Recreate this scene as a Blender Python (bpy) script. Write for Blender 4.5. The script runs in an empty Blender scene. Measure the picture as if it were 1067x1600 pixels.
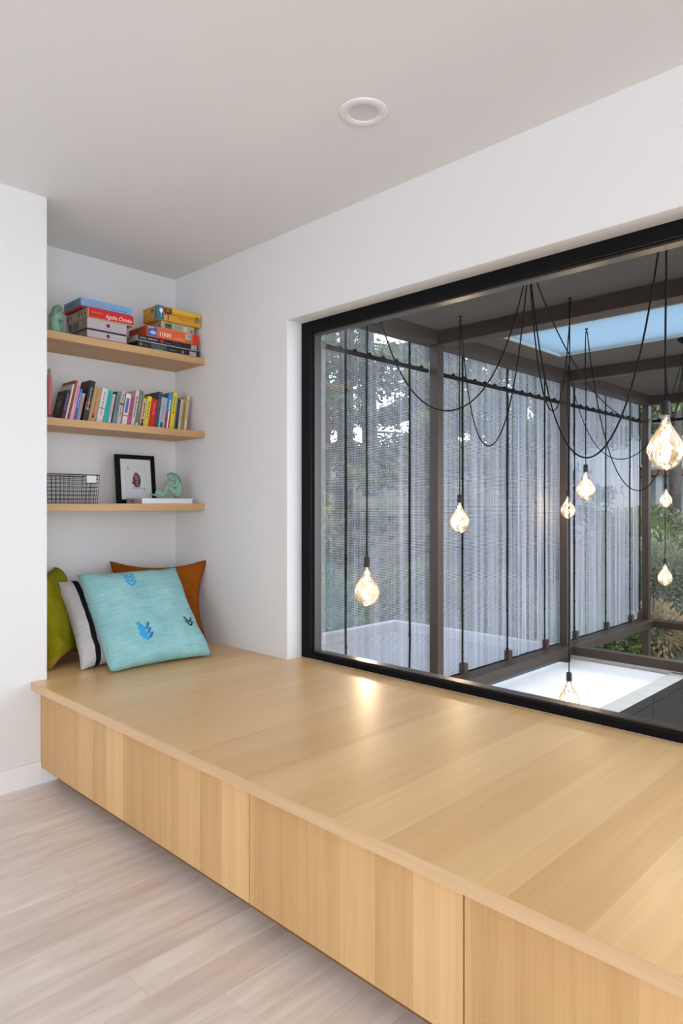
import bpy, bmesh, math, random
import numpy as np
from mathutils import Vector, Matrix, Euler, noise as mnoise
random.seed(7)
C = bpy.context.scene.collection
sc = bpy.context.scene
PI = math.pi
# ------------------------------------------------------------------ camera, sky, lights, exposure
cam = bpy.data.objects.new('camera', bpy.data.cameras.new('camera'))
C.objects.link(cam)
cam.location = (3.402, -2.122, 1.151)
cam.rotation_euler = (PI/2, 0, math.atan2(.699, .715))
cam.data.sensor_fit = 'HORIZONTAL'
cam.data.sensor_width = 24.0
cam.data.lens = 24.0
cam.data.shift_y = -9.5/1067
cam.data.clip_start = .02
sc.camera = cam
W = bpy.data.worlds.new('overcast_sky'); sc.world = W; W.use_nodes = True
bg = W.node_tree.nodes['Background']
bg.inputs[0].default_value = (.78, .88, 1.0, 1); bg.inputs[1].default_value = 4.7

def area(name, loc, rot, sx, sy, power, col):
    L = bpy.data.lights.new(name, 'AREA'); L.shape = 'RECTANGLE'; L.size = sx; L.size_y = sy
    L.energy = power; L.color = col
    o = bpy.data.objects.new(name, L); o.location = loc; o.rotation_euler = rot; C.objects.link(o); return o
# daylight that comes in through the room's other two windows (right end and rear)
area('daylight_right_window', (6.9, -3.6, 1.2), (0, PI/2-.42, 0), 1.9, 3.6, 46, (.98, .985, 1))
area('daylight_rear_window', (4.6, -6.4, 1.3), (PI/2-.5, 0, 0), 3.0, 2.0, 22, (.98, .985, 1))
sc.view_settings.view_transform = 'Standard'
sc.view_settings.look = 'None'
sc.view_settings.exposure = 0.0
sc.view_settings.gamma = 1.0
sc.view_settings.use_curve_mapping = False
sc.cycles.max_bounces = 10
sc.cycles.diffuse_bounces = 6
sc.cycles.transparent_max_bounces = 24
sc.cycles.caustics_reflective = False
sc.cycles.sample_clamp_indirect = 6.0

# ------------------------------------------------------------------ materials
def srgb(r, g, b):
    f = lambda c: (c/255/12.92) if c/255 <= .04045 else ((c/255+.055)/1.055)**2.4
    return (f(r), f(g), f(b))
_mc = {}
def mat(name, col, rough=.6, metal=0., spec=.5, bump=0., bscale=80., var=0.):
    if name in _mc: return _mc[name]
    m = bpy.data.materials.new(name); m.use_nodes = True; _mc[name] = m
    nt = m.node_tree; b = nt.nodes['Principled BSDF']
    b.inputs['Base Color'].default_value = (*col, 1); b.inputs['Roughness'].default_value = rough
    b.inputs['Metallic'].default_value = metal; b.inputs['Specular IOR Level'].default_value = spec
    if bump or var:
        tc = nt.nodes.new('ShaderNodeTexCoord'); nz = nt.nodes.new('ShaderNodeTexNoise')
        nz.inputs['Scale'].default_value = bscale; nz.inputs['Detail'].default_value = 4
        nt.links.new(tc.outputs['Object'], nz.inputs['Vector'])
        if bump:
            bp = nt.nodes.new('ShaderNodeBump'); bp.inputs['Strength'].default_value = bump; bp.inputs['Distance'].default_value = .004
            nt.links.new(nz.outputs['Fac'], bp.inputs['Height']); nt.links.new(bp.outputs['Normal'], b.inputs['Normal'])
        if var:
            mr = nt.nodes.new('ShaderNodeMapRange'); mr.inputs[1].default_value = .25; mr.inputs[2].default_value = .75
            mr.inputs[3].default_value = 1-var; mr.inputs[4].default_value = 1+var
            nt.links.new(nz.outputs['Fac'], mr.inputs[0])
            mx = nt.nodes.new('ShaderNodeVectorMath'); mx.operation = 'SCALE'; mx.inputs[0].default_value = col
            nt.links.new(mr.outputs[0], mx.inputs['Scale']); nt.links.new(mx.outputs[0], b.inputs['Base Color'])
    return m

def wood(name, c_dark, c_light, grain, strip, strip_w, rough=.4, per_object=False, knots=0., fine=1.0, strip_amt=.5, coat=0.):
    """grain / strip are axis letters; strips strip_w wide get their own tone, fine streaks run along the grain"""
    m = bpy.data.materials.new(name); m.use_nodes = True
    nt = m.node_tree; N = nt.nodes; L = nt.links; b = N['Principled BSDF']
    b.inputs['Roughness'].default_value = rough; b.inputs['Specular IOR Level'].default_value = .5
    b.inputs['Coat Weight'].default_value = coat; b.inputs['Coat Roughness'].default_value = .3
    tc = N.new('ShaderNodeTexCoord'); co = tc.outputs['Object']
    oi = N.new('ShaderNodeObjectInfo')
    if per_object:
        ad = N.new('ShaderNodeVectorMath'); ad.operation = 'MULTIPLY_ADD'
        cmb = N.new('ShaderNodeCombineXYZ')
        for i in range(3): L.new(oi.outputs['Random'], cmb.inputs[i])
        ad.inputs[1].default_value = (37., 53., 71.); L.new(cmb.outputs[0], ad.inputs[0]); L.new(co, ad.inputs[2]); co = ad.outputs[0]
    sep = N.new('ShaderNodeSeparateXYZ'); L.new(co, sep.inputs[0])
    ax = {'X': 0, 'Y': 1, 'Z': 2}
    dv = N.new('ShaderNodeMath'); dv.operation = 'DIVIDE'; dv.inputs[1].default_value = strip_w; L.new(sep.outputs[ax[strip]], dv.inputs[0])
    fl = N.new('ShaderNodeMath'); fl.operation = 'FLOOR'; L.new(dv.outputs[0], fl.inputs[0])
    wn = N.new('ShaderNodeTexWhiteNoise'); wn.noise_dimensions = '1D'; L.new(fl.outputs[0], wn.inputs['W'])
    # streaks
    def streak(sg, sx, detail, dist):
        mp = N.new('ShaderNodeMapping'); s = [sx, sx, sx]; s[ax[grain]] = sg
        mp.inputs['Scale'].default_value = s; L.new(co, mp.inputs['Vector'])
        n = N.new('ShaderNodeTexNoise'); n.noise_dimensions = '4D'; n.inputs['Scale'].default_value = 1; n.inputs['Detail'].default_value = detail
        n.inputs['Distortion'].default_value = dist
        ml = N.new('ShaderNodeMath'); ml.operation = 'MULTIPLY'; ml.inputs[1].default_value = 31.; L.new(wn.outputs['Value'], ml.inputs[0]); L.new(ml.outputs[0], n.inputs['W'])
        L.new(mp.outputs[0], n.inputs['Vector']); return n.outputs['Fac']
    a = streak(1.2, 26, 3, .2); f = streak(3.5, 210*fine, 3, 0.)
    def mix(x, y, k):
        q = N.new('ShaderNodeMix'); q.data_type = 'FLOAT'; q.inputs[0].default_value = k; L.new(x, q.inputs[2]); L.new(y, q.inputs[3]); return q.outputs[0]
    h = mix(mix(a, f, .45), wn.outputs['Value'] if not per_object else oi.outputs['Random'], strip_amt*.55)
    if knots:
        kn = streak(1.6, 9, 5, 2.2); h = mix(h, kn, knots)
    rp = N.new('ShaderNodeValToRGB'); rp.color_ramp.elements[0].position = .28; rp.color_ramp.elements[1].position = .72
    rp.color_ramp.elements[0].color = (*c_dark, 1); rp.color_ramp.elements[1].color = (*c_light, 1)
    L.new(h, rp.inputs[0]); L.new(rp.outputs[0], b.inputs['Base Color'])
    bp = N.new('ShaderNodeBump'); bp.inputs['Strength'].default_value = .12; bp.inputs['Distance'].default_value = .001
    L.new(f, bp.inputs['Height']); L.new(bp.outputs['Normal'], b.inputs['Normal'])
    return m

M_wall = mat('white_wall_paint', (.765, .757, .757), .75, bump=.02, bscale=300)
M_ceil = mat('white_ceiling_paint', (.785, .782, .785), .85)
M_trim = mat('white_trim_paint', (.86, .855, .86), .45)
M_top = wood('oak_veneer_bench_top', srgb(212, 166, 108), srgb(236, 196, 138), 'Y', 'X', .152, rough=.42, strip_amt=.5, coat=.5)
M_drawer = wood('oak_veneer_drawer', srgb(194, 152, 98), srgb(228, 188, 134), 'Z', 'X', .11, rough=.45, strip_amt=.6)
M_shelf = wood('oak_veneer_shelf', srgb(170, 130, 84), srgb(208, 168, 118), 'Y', 'Z', .3, rough=.45, strip_amt=.2)
M_floor = wood('pale_oak_plank', srgb(202, 184, 173), srgb(250, 242, 234), 'Y', 'X', 9., rough=.42, per_object=True, knots=.5, fine=.8, strip_amt=.4)
M_gap = mat('floor_gap', srgb(96, 82, 74), .9)
M_black = mat('black_aluminium', (.004, .004, .005), .55, spec=.12)
M_bead = mat('dark_bronze_bead', (.035, .026, .022), .3)
M_steel = mat('brown_steel', (.040, .026, .018), .45, var=.12, bscale=6, spec=.25)
M_roof = mat('roof_panel_grey', (.10, .088, .082), .9, var=.06, bscale=3, spec=.2)
M_cord = mat('black_cord', (.005, .005, .006), .8, spec=.1)
M_socket = mat('dark_socket', (.022, .019, .018), .5, spec=.2)
M_seam = mat('screen_seam_cord', (.008, .007, .009), .9, spec=.1)

def glass(name, tint, ior=1.45, coat=1.):  # coat only scales the mirror reflection
    m = bpy.data.materials.new(name); m.use_nodes = True; nt = m.node_tree; N = nt.nodes; L = nt.links
    N.remove(N['Principled BSDF']); out = N['Material Output']
    t = N.new('ShaderNodeBsdfTransparent'); t.inputs[0].default_value = (*tint, 1)
    g = N.new('ShaderNodeBsdfGlossy'); g.inputs['Roughness'].default_value = .0
    fr = N.new('ShaderNodeFresnel'); fr.inputs[0].default_value = ior
    mx = N.new('ShaderNodeMixShader'); refl_scale = N.new('ShaderNodeMath'); refl_scale.operation = 'MULTIPLY'; refl_scale.inputs[1].default_value = coat; L.new(fr.outputs[0], refl_scale.inputs[0])
    L.new(refl_scale.outputs[0], mx.inputs[0]); L.new(t.outputs[0], mx.inputs[1]); L.new(g.outputs[0], mx.inputs[2])
    L.new(mx.outputs[0], out.inputs[0]); return m
M_pane = glass('window_glass', (.97, .98, .98), 1.4, .30)      # room reflection turned down by an added factor
def acrylic(name, col, k):
    m = bpy.data.materials.new(name); m.use_nodes = True; nt = m.node_tree; N = nt.nodes; L = nt.links
    N.remove(N['Principled BSDF']); t = N.new('ShaderNodeBsdfTranslucent'); t.inputs[0].default_value = (*col, 1)
    L.new(t.outputs[0], N['Material Output'].inputs[0]); return m
M_sky_glass = acrylic('frosted_skylight_panel', (.115, .158, .195), 1)

def bulb_glass():
    m = bpy.data.materials.new('amber_bulb_glass'); m.use_nodes = True; nt = m.node_tree; N = nt.nodes; L = nt.links
    N.remove(N['Principled BSDF']); out = N['Material Output']
    t = N.new('ShaderNodeBsdfTransparent'); t.inputs[0].default_value = (1.0, .955, .89, 1)
    tl = N.new('ShaderNodeBsdfTranslucent'); tl.inputs[0].default_value = (1, .86, .68, 1)
    m1 = N.new('ShaderNodeMixShader'); m1.inputs[0].default_value = .028; L.new(t.outputs[0], m1.inputs[1]); L.new(tl.outputs[0], m1.inputs[2])
    g = N.new('ShaderNodeBsdfGlossy'); g.inputs['Roughness'].default_value = .03
    fr = N.new('ShaderNodeFresnel'); fr.inputs[0].default_value = 1.5
    mx = N.new('ShaderNodeMixShader'); L.new(fr.outputs[0], mx.inputs[0]); L.new(m1.outputs[0], mx.inputs[1]); L.new(g.outputs[0], mx.inputs[2])
    L.new(mx.outputs[0], out.inputs[0]); return m
M_bulb = bulb_glass()
def emit(name, col, s):
    m = bpy.data.materials.new(name); m.use_nodes = True; nt = m.node_tree; N = nt.nodes; L = nt.links
    N.remove(N['Principled BSDF']); e = N.new('ShaderNodeEmission'); e.inputs[0].default_value = (*col, 1); e.inputs[1].default_value = s
    L.new(e.outputs[0], N['Material Output'].inputs[0]); return m
M_fil = emit('glowing_filament', (1, .66, .32), 26)

def screen_mesh():
    """perforated privacy mesh: a grid of small holes, denser looking at a raking angle because the sheet has thickness"""
    m = bpy.data.materials.new('perforated_mesh_fabric'); m.use_nodes = True; nt = m.node_tree; N = nt.nodes; L = nt.links
    N.remove(N['Principled BSDF']); out = N['Material Output']
    tc = N.new('ShaderNodeTexCoord'); sp = N.new('ShaderNodeSeparateXYZ')
    ge = N.new('ShaderNodeNewGeometry')
    L.new(tc.outputs['UV'], sp.inputs[0])
    def M(op, a, b=None, c=None):
        n = N.new('ShaderNodeMath'); n.operation = op
        for i, v in enumerate((a, b, c)):
            if v is None: continue
            if isinstance(v, (int, float)): n.inputs[i].default_value = v
            else: L.new(v, n.inputs[i])
        return n.outputs[0]
    k = 2*PI/.0125
    s = M('ADD', M('SINE', M('MULTIPLY', sp.outputs[0], k)), M('SINE', M('MULTIPLY', sp.outputs[1], k)))
    lw = N.new('ShaderNodeLayerWeight'); lw.inputs[0].default_value = .5
    thr = M('MULTIPLY_ADD', lw.outputs['Facing'], 4.6, -2.05)      # thickness closes the holes at raking angles
    hole = N.new('ShaderNodeMapRange'); hole.inputs[3].default_value = 0.; hole.inputs[4].default_value = 1.
    L.new(s, hole.inputs[0]); L.new(thr, hole.inputs[1]); L.new(M('ADD', thr, .35), hole.inputs[2])
    nz = N.new('ShaderNodeTexNoise'); mp = N.new('ShaderNodeMapping'); mp.inputs['Scale'].default_value = (22, .8, 1)
    L.new(tc.outputs['UV'], mp.inputs[0]); L.new(mp.outputs[0], nz.inputs[0]); nz.inputs['Scale'].default_value = 1; nz.inputs['Detail'].default_value = 5
    rp = N.new('ShaderNodeValToRGB'); rp.color_ramp.elements[0].position = .3; rp.color_ramp.elements[1].position = .7
    rp.color_ramp.elements[0].color = (.27, .275, .325, 1); rp.color_ramp.elements[1].color = (.46, .465, .525, 1); L.new(nz.outputs[0], rp.inputs[0])
    d = N.new('ShaderNodeBsdfDiffuse'); t = N.new('ShaderNodeBsdfTranslucent'); L.new(rp.outputs[0], d.inputs[0]); L.new(rp.outputs[0], t.inputs[0])
    mx = N.new('ShaderNodeMixShader'); mx.inputs[0].default_value = .42; L.new(d.outputs[0], mx.inputs[1]); L.new(t.outputs[0], mx.inputs[2])
    tr = N.new('ShaderNodeBsdfTransparent'); m2 = N.new('ShaderNodeMixShader'); L.new(hole.outputs[0], m2.inputs[0]); L.new(mx.outputs[0], m2.inputs[1]); L.new(tr.outputs[0], m2.inputs[2])
    L.new(m2.outputs[0], out.inputs[0]); return m
M_screen = screen_mesh()

# ------------------------------------------------------------------ builders
def tag(o, label=None, cat=None, group=None, kind=None):
    if label: o['label'] = label
    if cat: o['category'] = cat
    if group: o['group'] = group
    if kind: o['kind'] = kind
    return o
def empty(name, loc=(0, 0, 0), rot=(0, 0, 0), label=None, cat=None, group=None):
    o = bpy.data.objects.new(name, None); o.location = loc; o.rotation_euler = rot; o.empty_display_size = .05
    C.objects.link(o); return tag(o, label, cat, group)
class MB:
    def __init__(s): s.bm = bmesh.new()
    def box(s, a, b, bevel=0., mi=0):
        x0, x1 = sorted((a[0], b[0])); y0, y1 = sorted((a[1], b[1])); z0, z1 = sorted((a[2], b[2]))
        r = bmesh.ops.create_cube(s.bm, size=1.0)
        vs = r['verts']
        for v in vs: v.co = Vector(((x0+x1)/2+v.co.x*(x1-x0), (y0+y1)/2+v.co.y*(y1-y0), (z0+z1)/2+v.co.z*(z1-z0)))
        fs = {f for v in vs for f in v.link_faces}
        for f in fs: f.material_index = mi
        if bevel:
            es = list({e for v in vs for e in v.link_edges})
            bmesh.ops.bevel(s.bm, geom=es, offset=bevel, segments=2, profile=.6, affect='EDGES')
        return s
    def tube(s, pts, r, seg=8, cap=True, mi=0):
        pts = [Vector(p) for p in pts]; rs = r if isinstance(r, (list, tuple)) else [r]*len(pts)
        rings = []; prev = None
        for i, p in enumerate(pts):
            t = (pts[min(i+1, len(pts)-1)]-pts[max(i-1, 0)]).normalized()
            if prev is None:
                n = t.orthogonal().normalized()
            else:
                n = (prev - t*prev.dot(t))
                n = n.normalized() if n.length > 1e-6 else t.orthogonal().normalized()
            prev = n; bn = t.cross(n)
            rings.append([s.bm.verts.new(p+(n*math.cos(2*PI*k/seg)+bn*math.sin(2*PI*k/seg))*rs[i]) for k in range(seg)])
        for a, b in zip(rings, rings[1:]):
            for k in range(seg):
                f = s.bm.faces.new((a[k], a[(k+1) % seg], b[(k+1) % seg], b[k])); f.smooth = True; f.material_index = mi
        if cap:
            s.bm.faces.new(rings[0][::-1]); s.bm.faces.new(rings[-1])
        return s
    def lathe(s, prof, cx=0, cy=0, seg=24, mi=0, fn=None):
        rings = []
        for r, z in prof:
            if r < 1e-6: rings.append([s.bm.verts.new((cx, cy, z))])
            else:
                rg = []
                for k in range(seg):
                    a = 2*PI*k/seg; p = Vector((cx+r*math.cos(a), cy+r*math.sin(a), z))
                    if fn: p = fn(p, r, a, z)
                    rg.append(s.bm.verts.new(p))
                rings.append(rg)
        for a, b in zip(rings, rings[1:]):
            for k in range(seg):
                k2 = (k+1) % seg
                if len(a) == 1 and len(b) == 1: continue
                if len(a) == 1: f = s.bm.faces.new((a[0], b[k2], b[k]))
                elif len(b) == 1: f = s.bm.faces.new((a[k], a[k2], b[0]))
                else: f = s.bm.faces.new((a[k], a[k2], b[k2], b[k]))
                f.smooth = True; f.material_index = mi
        return s
    def quad(s, a, b, c, d, mi=0):
        f = s.bm.faces.new([s.bm.verts.new(p) for p in (a, b, c, d)]); f.material_index = mi; return s
    def poly(s, pts, mi=0):
        f = s.bm.faces.new([s.bm.verts.new(p) for p in pts]); f.material_index = mi; return s
    def ball(s, c, r, sub=2, mi=0):
        rr = r if isinstance(r, (tuple, list)) else (r, r, r)
        o = bmesh.ops.create_icosphere(s.bm, subdivisions=sub, radius=1)
        for v in o['verts']:
            v.co = Vector((c[0]+v.co.x*rr[0], c[1]+v.co.y*rr[1], c[2]+v.co.z*rr[2]))
        for f in {f for v in o['verts'] for f in v.link_faces}: f.smooth = True; f.material_index = mi
        return s
    def build(s, name, m, parent=None, normals=True):
        if normals: bmesh.ops.recalc_face_normals(s.bm, faces=s.bm.faces)
        me = bpy.data.meshes.new(name); s.bm.to_mesh(me); s.bm.free()
        for q in (m if isinstance(m, (list, tuple)) else [m]): me.materials.append(q)
        o = bpy.data.objects.new(name, me); C.objects.link(o)
        if parent: o.parent = parent
        return o
def bx(name, a, b, m, parent=None, bevel=0.): return MB().box(a, b, bevel).build(name, m, parent)
def struct(o): o['kind'] = 'structure'; return o
def copy_tree(o, parent=None):
    c = o.copy(); C.objects.link(c)
    if parent: c.parent = parent
    for ch in list(o.children): copy_tree(ch, c)
    return c
def pydata(name, v, f, m, parent=None, smooth=False):
    me = bpy.data.meshes.new(name); me.from_pydata(v, [], f); me.materials.append(m)
    if smooth: me.polygons.foreach_set('use_smooth', [True]*len(me.polygons))
    o = bpy.data.objects.new(name, me); C.objects.link(o)
    if parent: o.parent = parent
    return o
def text(body, size, org, face, m, parent, name='lettering', shear=0., width=None, flip=False):
    """flat print lying on a box face; face 'x': reads along +y, face 'y': reads along +x (both upright)"""
    cu = bpy.data.curves.new('print', 'FONT'); cu.body = body; cu.size = size; cu.shear = shear; cu.fill_mode = 'BOTH'; cu.resolution_u = 2
    to = bpy.data.objects.new('print', cu); C.objects.link(to)
    bpy.context.view_layer.update()
    me = bpy.data.meshes.new_from_object(to.evaluated_get(bpy.context.evaluated_depsgraph_get()))
    bpy.data.objects.remove(to); bpy.data.curves.remove(cu)
    w = max([v.co.x for v in me.vertices] or [1]); k = width/w if width else 1
    if flip:
        for v in me.vertices: v.co.x = w-v.co.x; v.co.y = -v.co.y
    for v in me.vertices:
        u, t = v.co.x*k, v.co.y
        v.co = (org[0], org[1]+u, org[2]+t) if face == 'x' else (org[0]+u, org[1], org[2]+t)
    me.materials.clear(); me.materials.append(m)
    o = bpy.data.objects.new(name, me); C.objects.link(o); o.parent = parent; return o

# ------------------------------------------------------------------ setting: floor, walls, ceiling
H = 2.44
YF0 = -.9665
XL, YN = .522, -.94          # left wall plane and niche corner
fl = struct(bx('floor', (-.2, -6.6, -.2), (7.2, .0, -.012), M_gap))
pw = .1148
prng = random.Random(3)
meshes = {}
row = 0
x = XL+.004-.5*pw
while x < 3.75:
    y = -3.6 - prng.uniform(0, 1.0)
    while y < -.9:
        ln = prng.choice([.8, 1.1, 1.4, 1.7])
        y1 = min(y+ln, -.86)
        if y1-y > .05:
            x0 = max(x, XL-.02)
            key = (round(y1-y, 3), round(x0-x, 3))
            if key not in meshes:
                m_ = MB().box((x0-x+.0003, 0, -.012), (pw-.0003, y1-y-.0006, 0), .0006); o = m_.build('floor_plank', M_floor, fl); meshes[key] = o.data
            else:
                o = bpy.data.objects.new('floor_plank', meshes[key]); C.objects.link(o); o.parent = fl
            o.location = (x, y, 0)
        y = y1
    x += pw; row += 1
M_rest = wood('pale_oak_floor_far', srgb(202, 184, 173), srgb(250, 242, 234), 'Y', 'X', pw, rough=.42, knots=.3)
r_ = MB(); r_.box((x, -6.5, -.012), (7.0, -.86, 0)); r_.box((XL-.02, -6.5, -.012), (x, -4.61, 0)); ro = r_.build('floor_plank_field', M_rest, fl); ro['kind'] = 'stuff'

struct(bx('ceiling', (-.2, -6.6, H), (7.2, .22, H+.15), M_ceil))
struct(bx('wall_left', (-.2, -6.6, 0), (XL, YN, H), M_wall))                 # solid mass left of the niche
struct(bx('wall_back', (-.2, YN, 0), (0, .22, H), M_wall))                   # back of the niche
WX0, WX1, WZ0, WZ1 = .9685, 4.3, .4266, 2.027
ww = MB()
ww.box((0, 0, 0), (WX0, .22, H)); ww.box((WX0, 0, WZ1), (WX1, .22, H)); ww.box((WX1, 0, 0), (7.0, .22, H)); ww.box((WX0, 0, 0), (WX1, .22, WZ0-.034))
struct(ww.build('wall_window', M_wall))
# far walls behind the camera, each with its window opening
wr = MB(); wr.box((7.0, -6.6, 0), (7.2, .22, .2)); wr.box((7.0, -6.6, 2.1), (7.2, .22, H)); wr.box((7.0, -1.8, .2), (7.2, .22, 2.1)); wr.box((7.0, -6.6, .2), (7.2, -5.4, 2.1))
struct(wr.build('wall_right', M_wall))
wb = MB(); wb.box((XL, -6.8, 0), (7.2, -6.6, .2)); wb.box((XL, -6.8, 2.2), (7.2, -6.6, H)); wb.box((XL, -6.8, .2), (3.1, -6.6, 2.2)); wb.box((6.1, -6.8, .2), (7.2, -6.6, 2.2))
struct(wb.build('wall_rear', M_wall))
bb = MB().box((XL, -6.5, 0), (XL+.012, YF0, .092), .002); bb.box((XL, YF0, 0), (XL+.012, -.868, .064))
struct(bb.build('baseboard_left', M_trim))

# ------------------------------------------------------------------ the window
win = struct(empty('window_1', (WX0, .0914, WZ0)))
def wpart(name, boxes, m, bevel=.0):
    b = MB()
    for a, c in boxes: b.box((a[0]-WX0, a[1]-.0914, a[2]-WZ0), (c[0]-WX0, c[1]-.0914, c[2]-WZ0), bevel)
    return b.build(name, m, win)
fy0, fy1 = .0914, .17
wpart('window_frame', [((WX0, fy0, WZ0), (WX0+.062, fy1, WZ1)), ((WX1-.062, fy0, WZ0), (WX1, fy1, WZ1)),
      ((WX0+.062, fy0, WZ1-.05), (WX1-.062, fy1, WZ1)), ((WX0+.062, fy0, WZ0), (WX1-.062, fy1, WZ0+.026))], M_black, .0015)
wpart('glazing_bead', [((WX0+.062, fy0+.02, WZ0+.026), (WX0+.072, fy1-.01, WZ1-.05)), ((WX1-.072, fy0+.02, WZ0+.026), (WX1-.062, fy1-.01, WZ1-.05)),
      ((WX0+.072, fy0+.02, WZ1-.06), (WX1-.072, fy1-.01, WZ1-.05)), ((WX0+.072, fy0+.02, WZ0+.026), (WX1-.072, fy1-.01, WZ0+.034))], M_bead, .001)
pn = MB().quad((.07, .036, .03), (WX1-WX0-.07, .036, .03), (WX1-WX0-.07, .036, WZ1-WZ0-.055), (.07, .036, WZ1-WZ0-.055)).build('window_pane', M_pane, win)

# ------------------------------------------------------------------ bench: two top slabs and the drawer units
BT = .4266
LIP = -1.005
M_edge = wood('oak_edge_band', srgb(200, 164, 120), srgb(220, 186, 146), 'X', 'Z', .3, rough=.42, strip_amt=.1)
t1 = MB().box((.001, YN+.001, BT-.0325), (XL+.001, -.0005, BT)); t1.box((XL+.001, LIP, BT-.0325), (1.9525, -.0005, BT)); t1.box((WX0+.001, -.0005, BT-.0325), (1.9525, .0905, BT))
bmesh.ops.remove_doubles(t1.bm, verts=t1.bm.verts, dist=.0001)
bt1 = tag(t1.build('bench_top', M_top), 'pale oak bench top slab reaching into the niche under the cushions', 'bench top', 'oak bench top slabs')
t2 = MB().box((1.9535, LIP, BT-.0325), (5.0, -.0005, BT)); t2.box((1.9535, -.0005, BT-.0325), (WX1-.001, .0905, BT))
bt2 = tag(t2.build('bench_top', M_top), 'long pale oak bench top slab along the window, nearest the camera', 'bench top', 'oak bench top slabs')
bx('edge_band', (XL+.001, LIP-.0012, BT-.0327), (1.9525, LIP, BT-.0002), M_edge, bt1)
bx('edge_band', (1.9535, LIP-.0012, BT-.0327), (5.0, LIP, BT-.0002), M_edge, bt2)
YF = -.966
xs = [.537, 1.2275, 1.9196, 2.6156, 3.31, 4.005, 4.7]
dl = ['oak drawer beside the white left wall, under the cushion end of the bench', 'second oak drawer from the left wall, under the bench top seam',
      'wide oak drawer third from the left wall, in the middle of the bench front', 'oak drawer at the lower right corner, nearest the camera',
      'fifth oak drawer from the left wall, past the right edge of the photo', 'last oak drawer at the far right end of the bench']
for i in range(6):
    a, b = xs[i], xs[i+1]
    u = empty('drawer_unit', ((a+b)/2, YF, .0), label=dl[i], cat='drawer', group='oak drawers under the bench')
    w = (b-a)/2
    bx('drawer_front', (-w+.0022, 0, .066), (w-.0022, .019, BT-.034), M_drawer, u, .0008)
    bx('carcass', (-w+.0005, .021, .066), (w-.0005, .95, BT-.0335), mat('dark_oak_carcass', srgb(60, 38, 20), .8), u)
    bx('toe_kick', (-w+.0005, .065, .0), (w-.0005, .083, .0655), mat('toe_kick_shade_brown', srgb(140, 96, 52), .6), u)  # toe kick coloured brown to imitate the warm floor shade under the drawers
tag(bx('filler_strip', (XL+.0005, YF, .066), (.536, YF+.019, BT-.034), M_drawer), 'thin oak filler strip between the first drawer and white left wall', 'trim')

# ------------------------------------------------------------------ floating shelves
SZ = [1.948, 1.553, 1.1625]
SL = ['top oak floating shelf carrying the board game boxes', 'middle oak floating shelf carrying the row of books', 'lowest oak floating shelf carrying the wire basket and framed card']
for z, l in zip(SZ, SL):
    tag(MB().box((.0005, YN+.0005, z-.035), (.295, -.0005, z), .0008).build('floating_shelf', M_shelf), l, 'shelf', 'oak floating shelves in the niche')

# ------------------------------------------------------------------ recessed downlight
dlr = empty('downlight', (1.892, -.474, H), label='round white recessed downlight in the ceiling, switched off', cat='ceiling light')
MB().lathe([(.0805, 0), (.0815, -.003), (.078, -.006), (.052, -.0065), (.050, -.004), (.049, -.001)], seg=48).build('trim_ring', mat('downlight_white', (.80, .78, .78), .4), dlr)
MB().lathe([(.0495, -.0022), (.047, -.0012), (0, -.0010)], seg=48).build('lens', mat('downlight_lens', (.66, .62, .62), .5), dlr)

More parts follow.
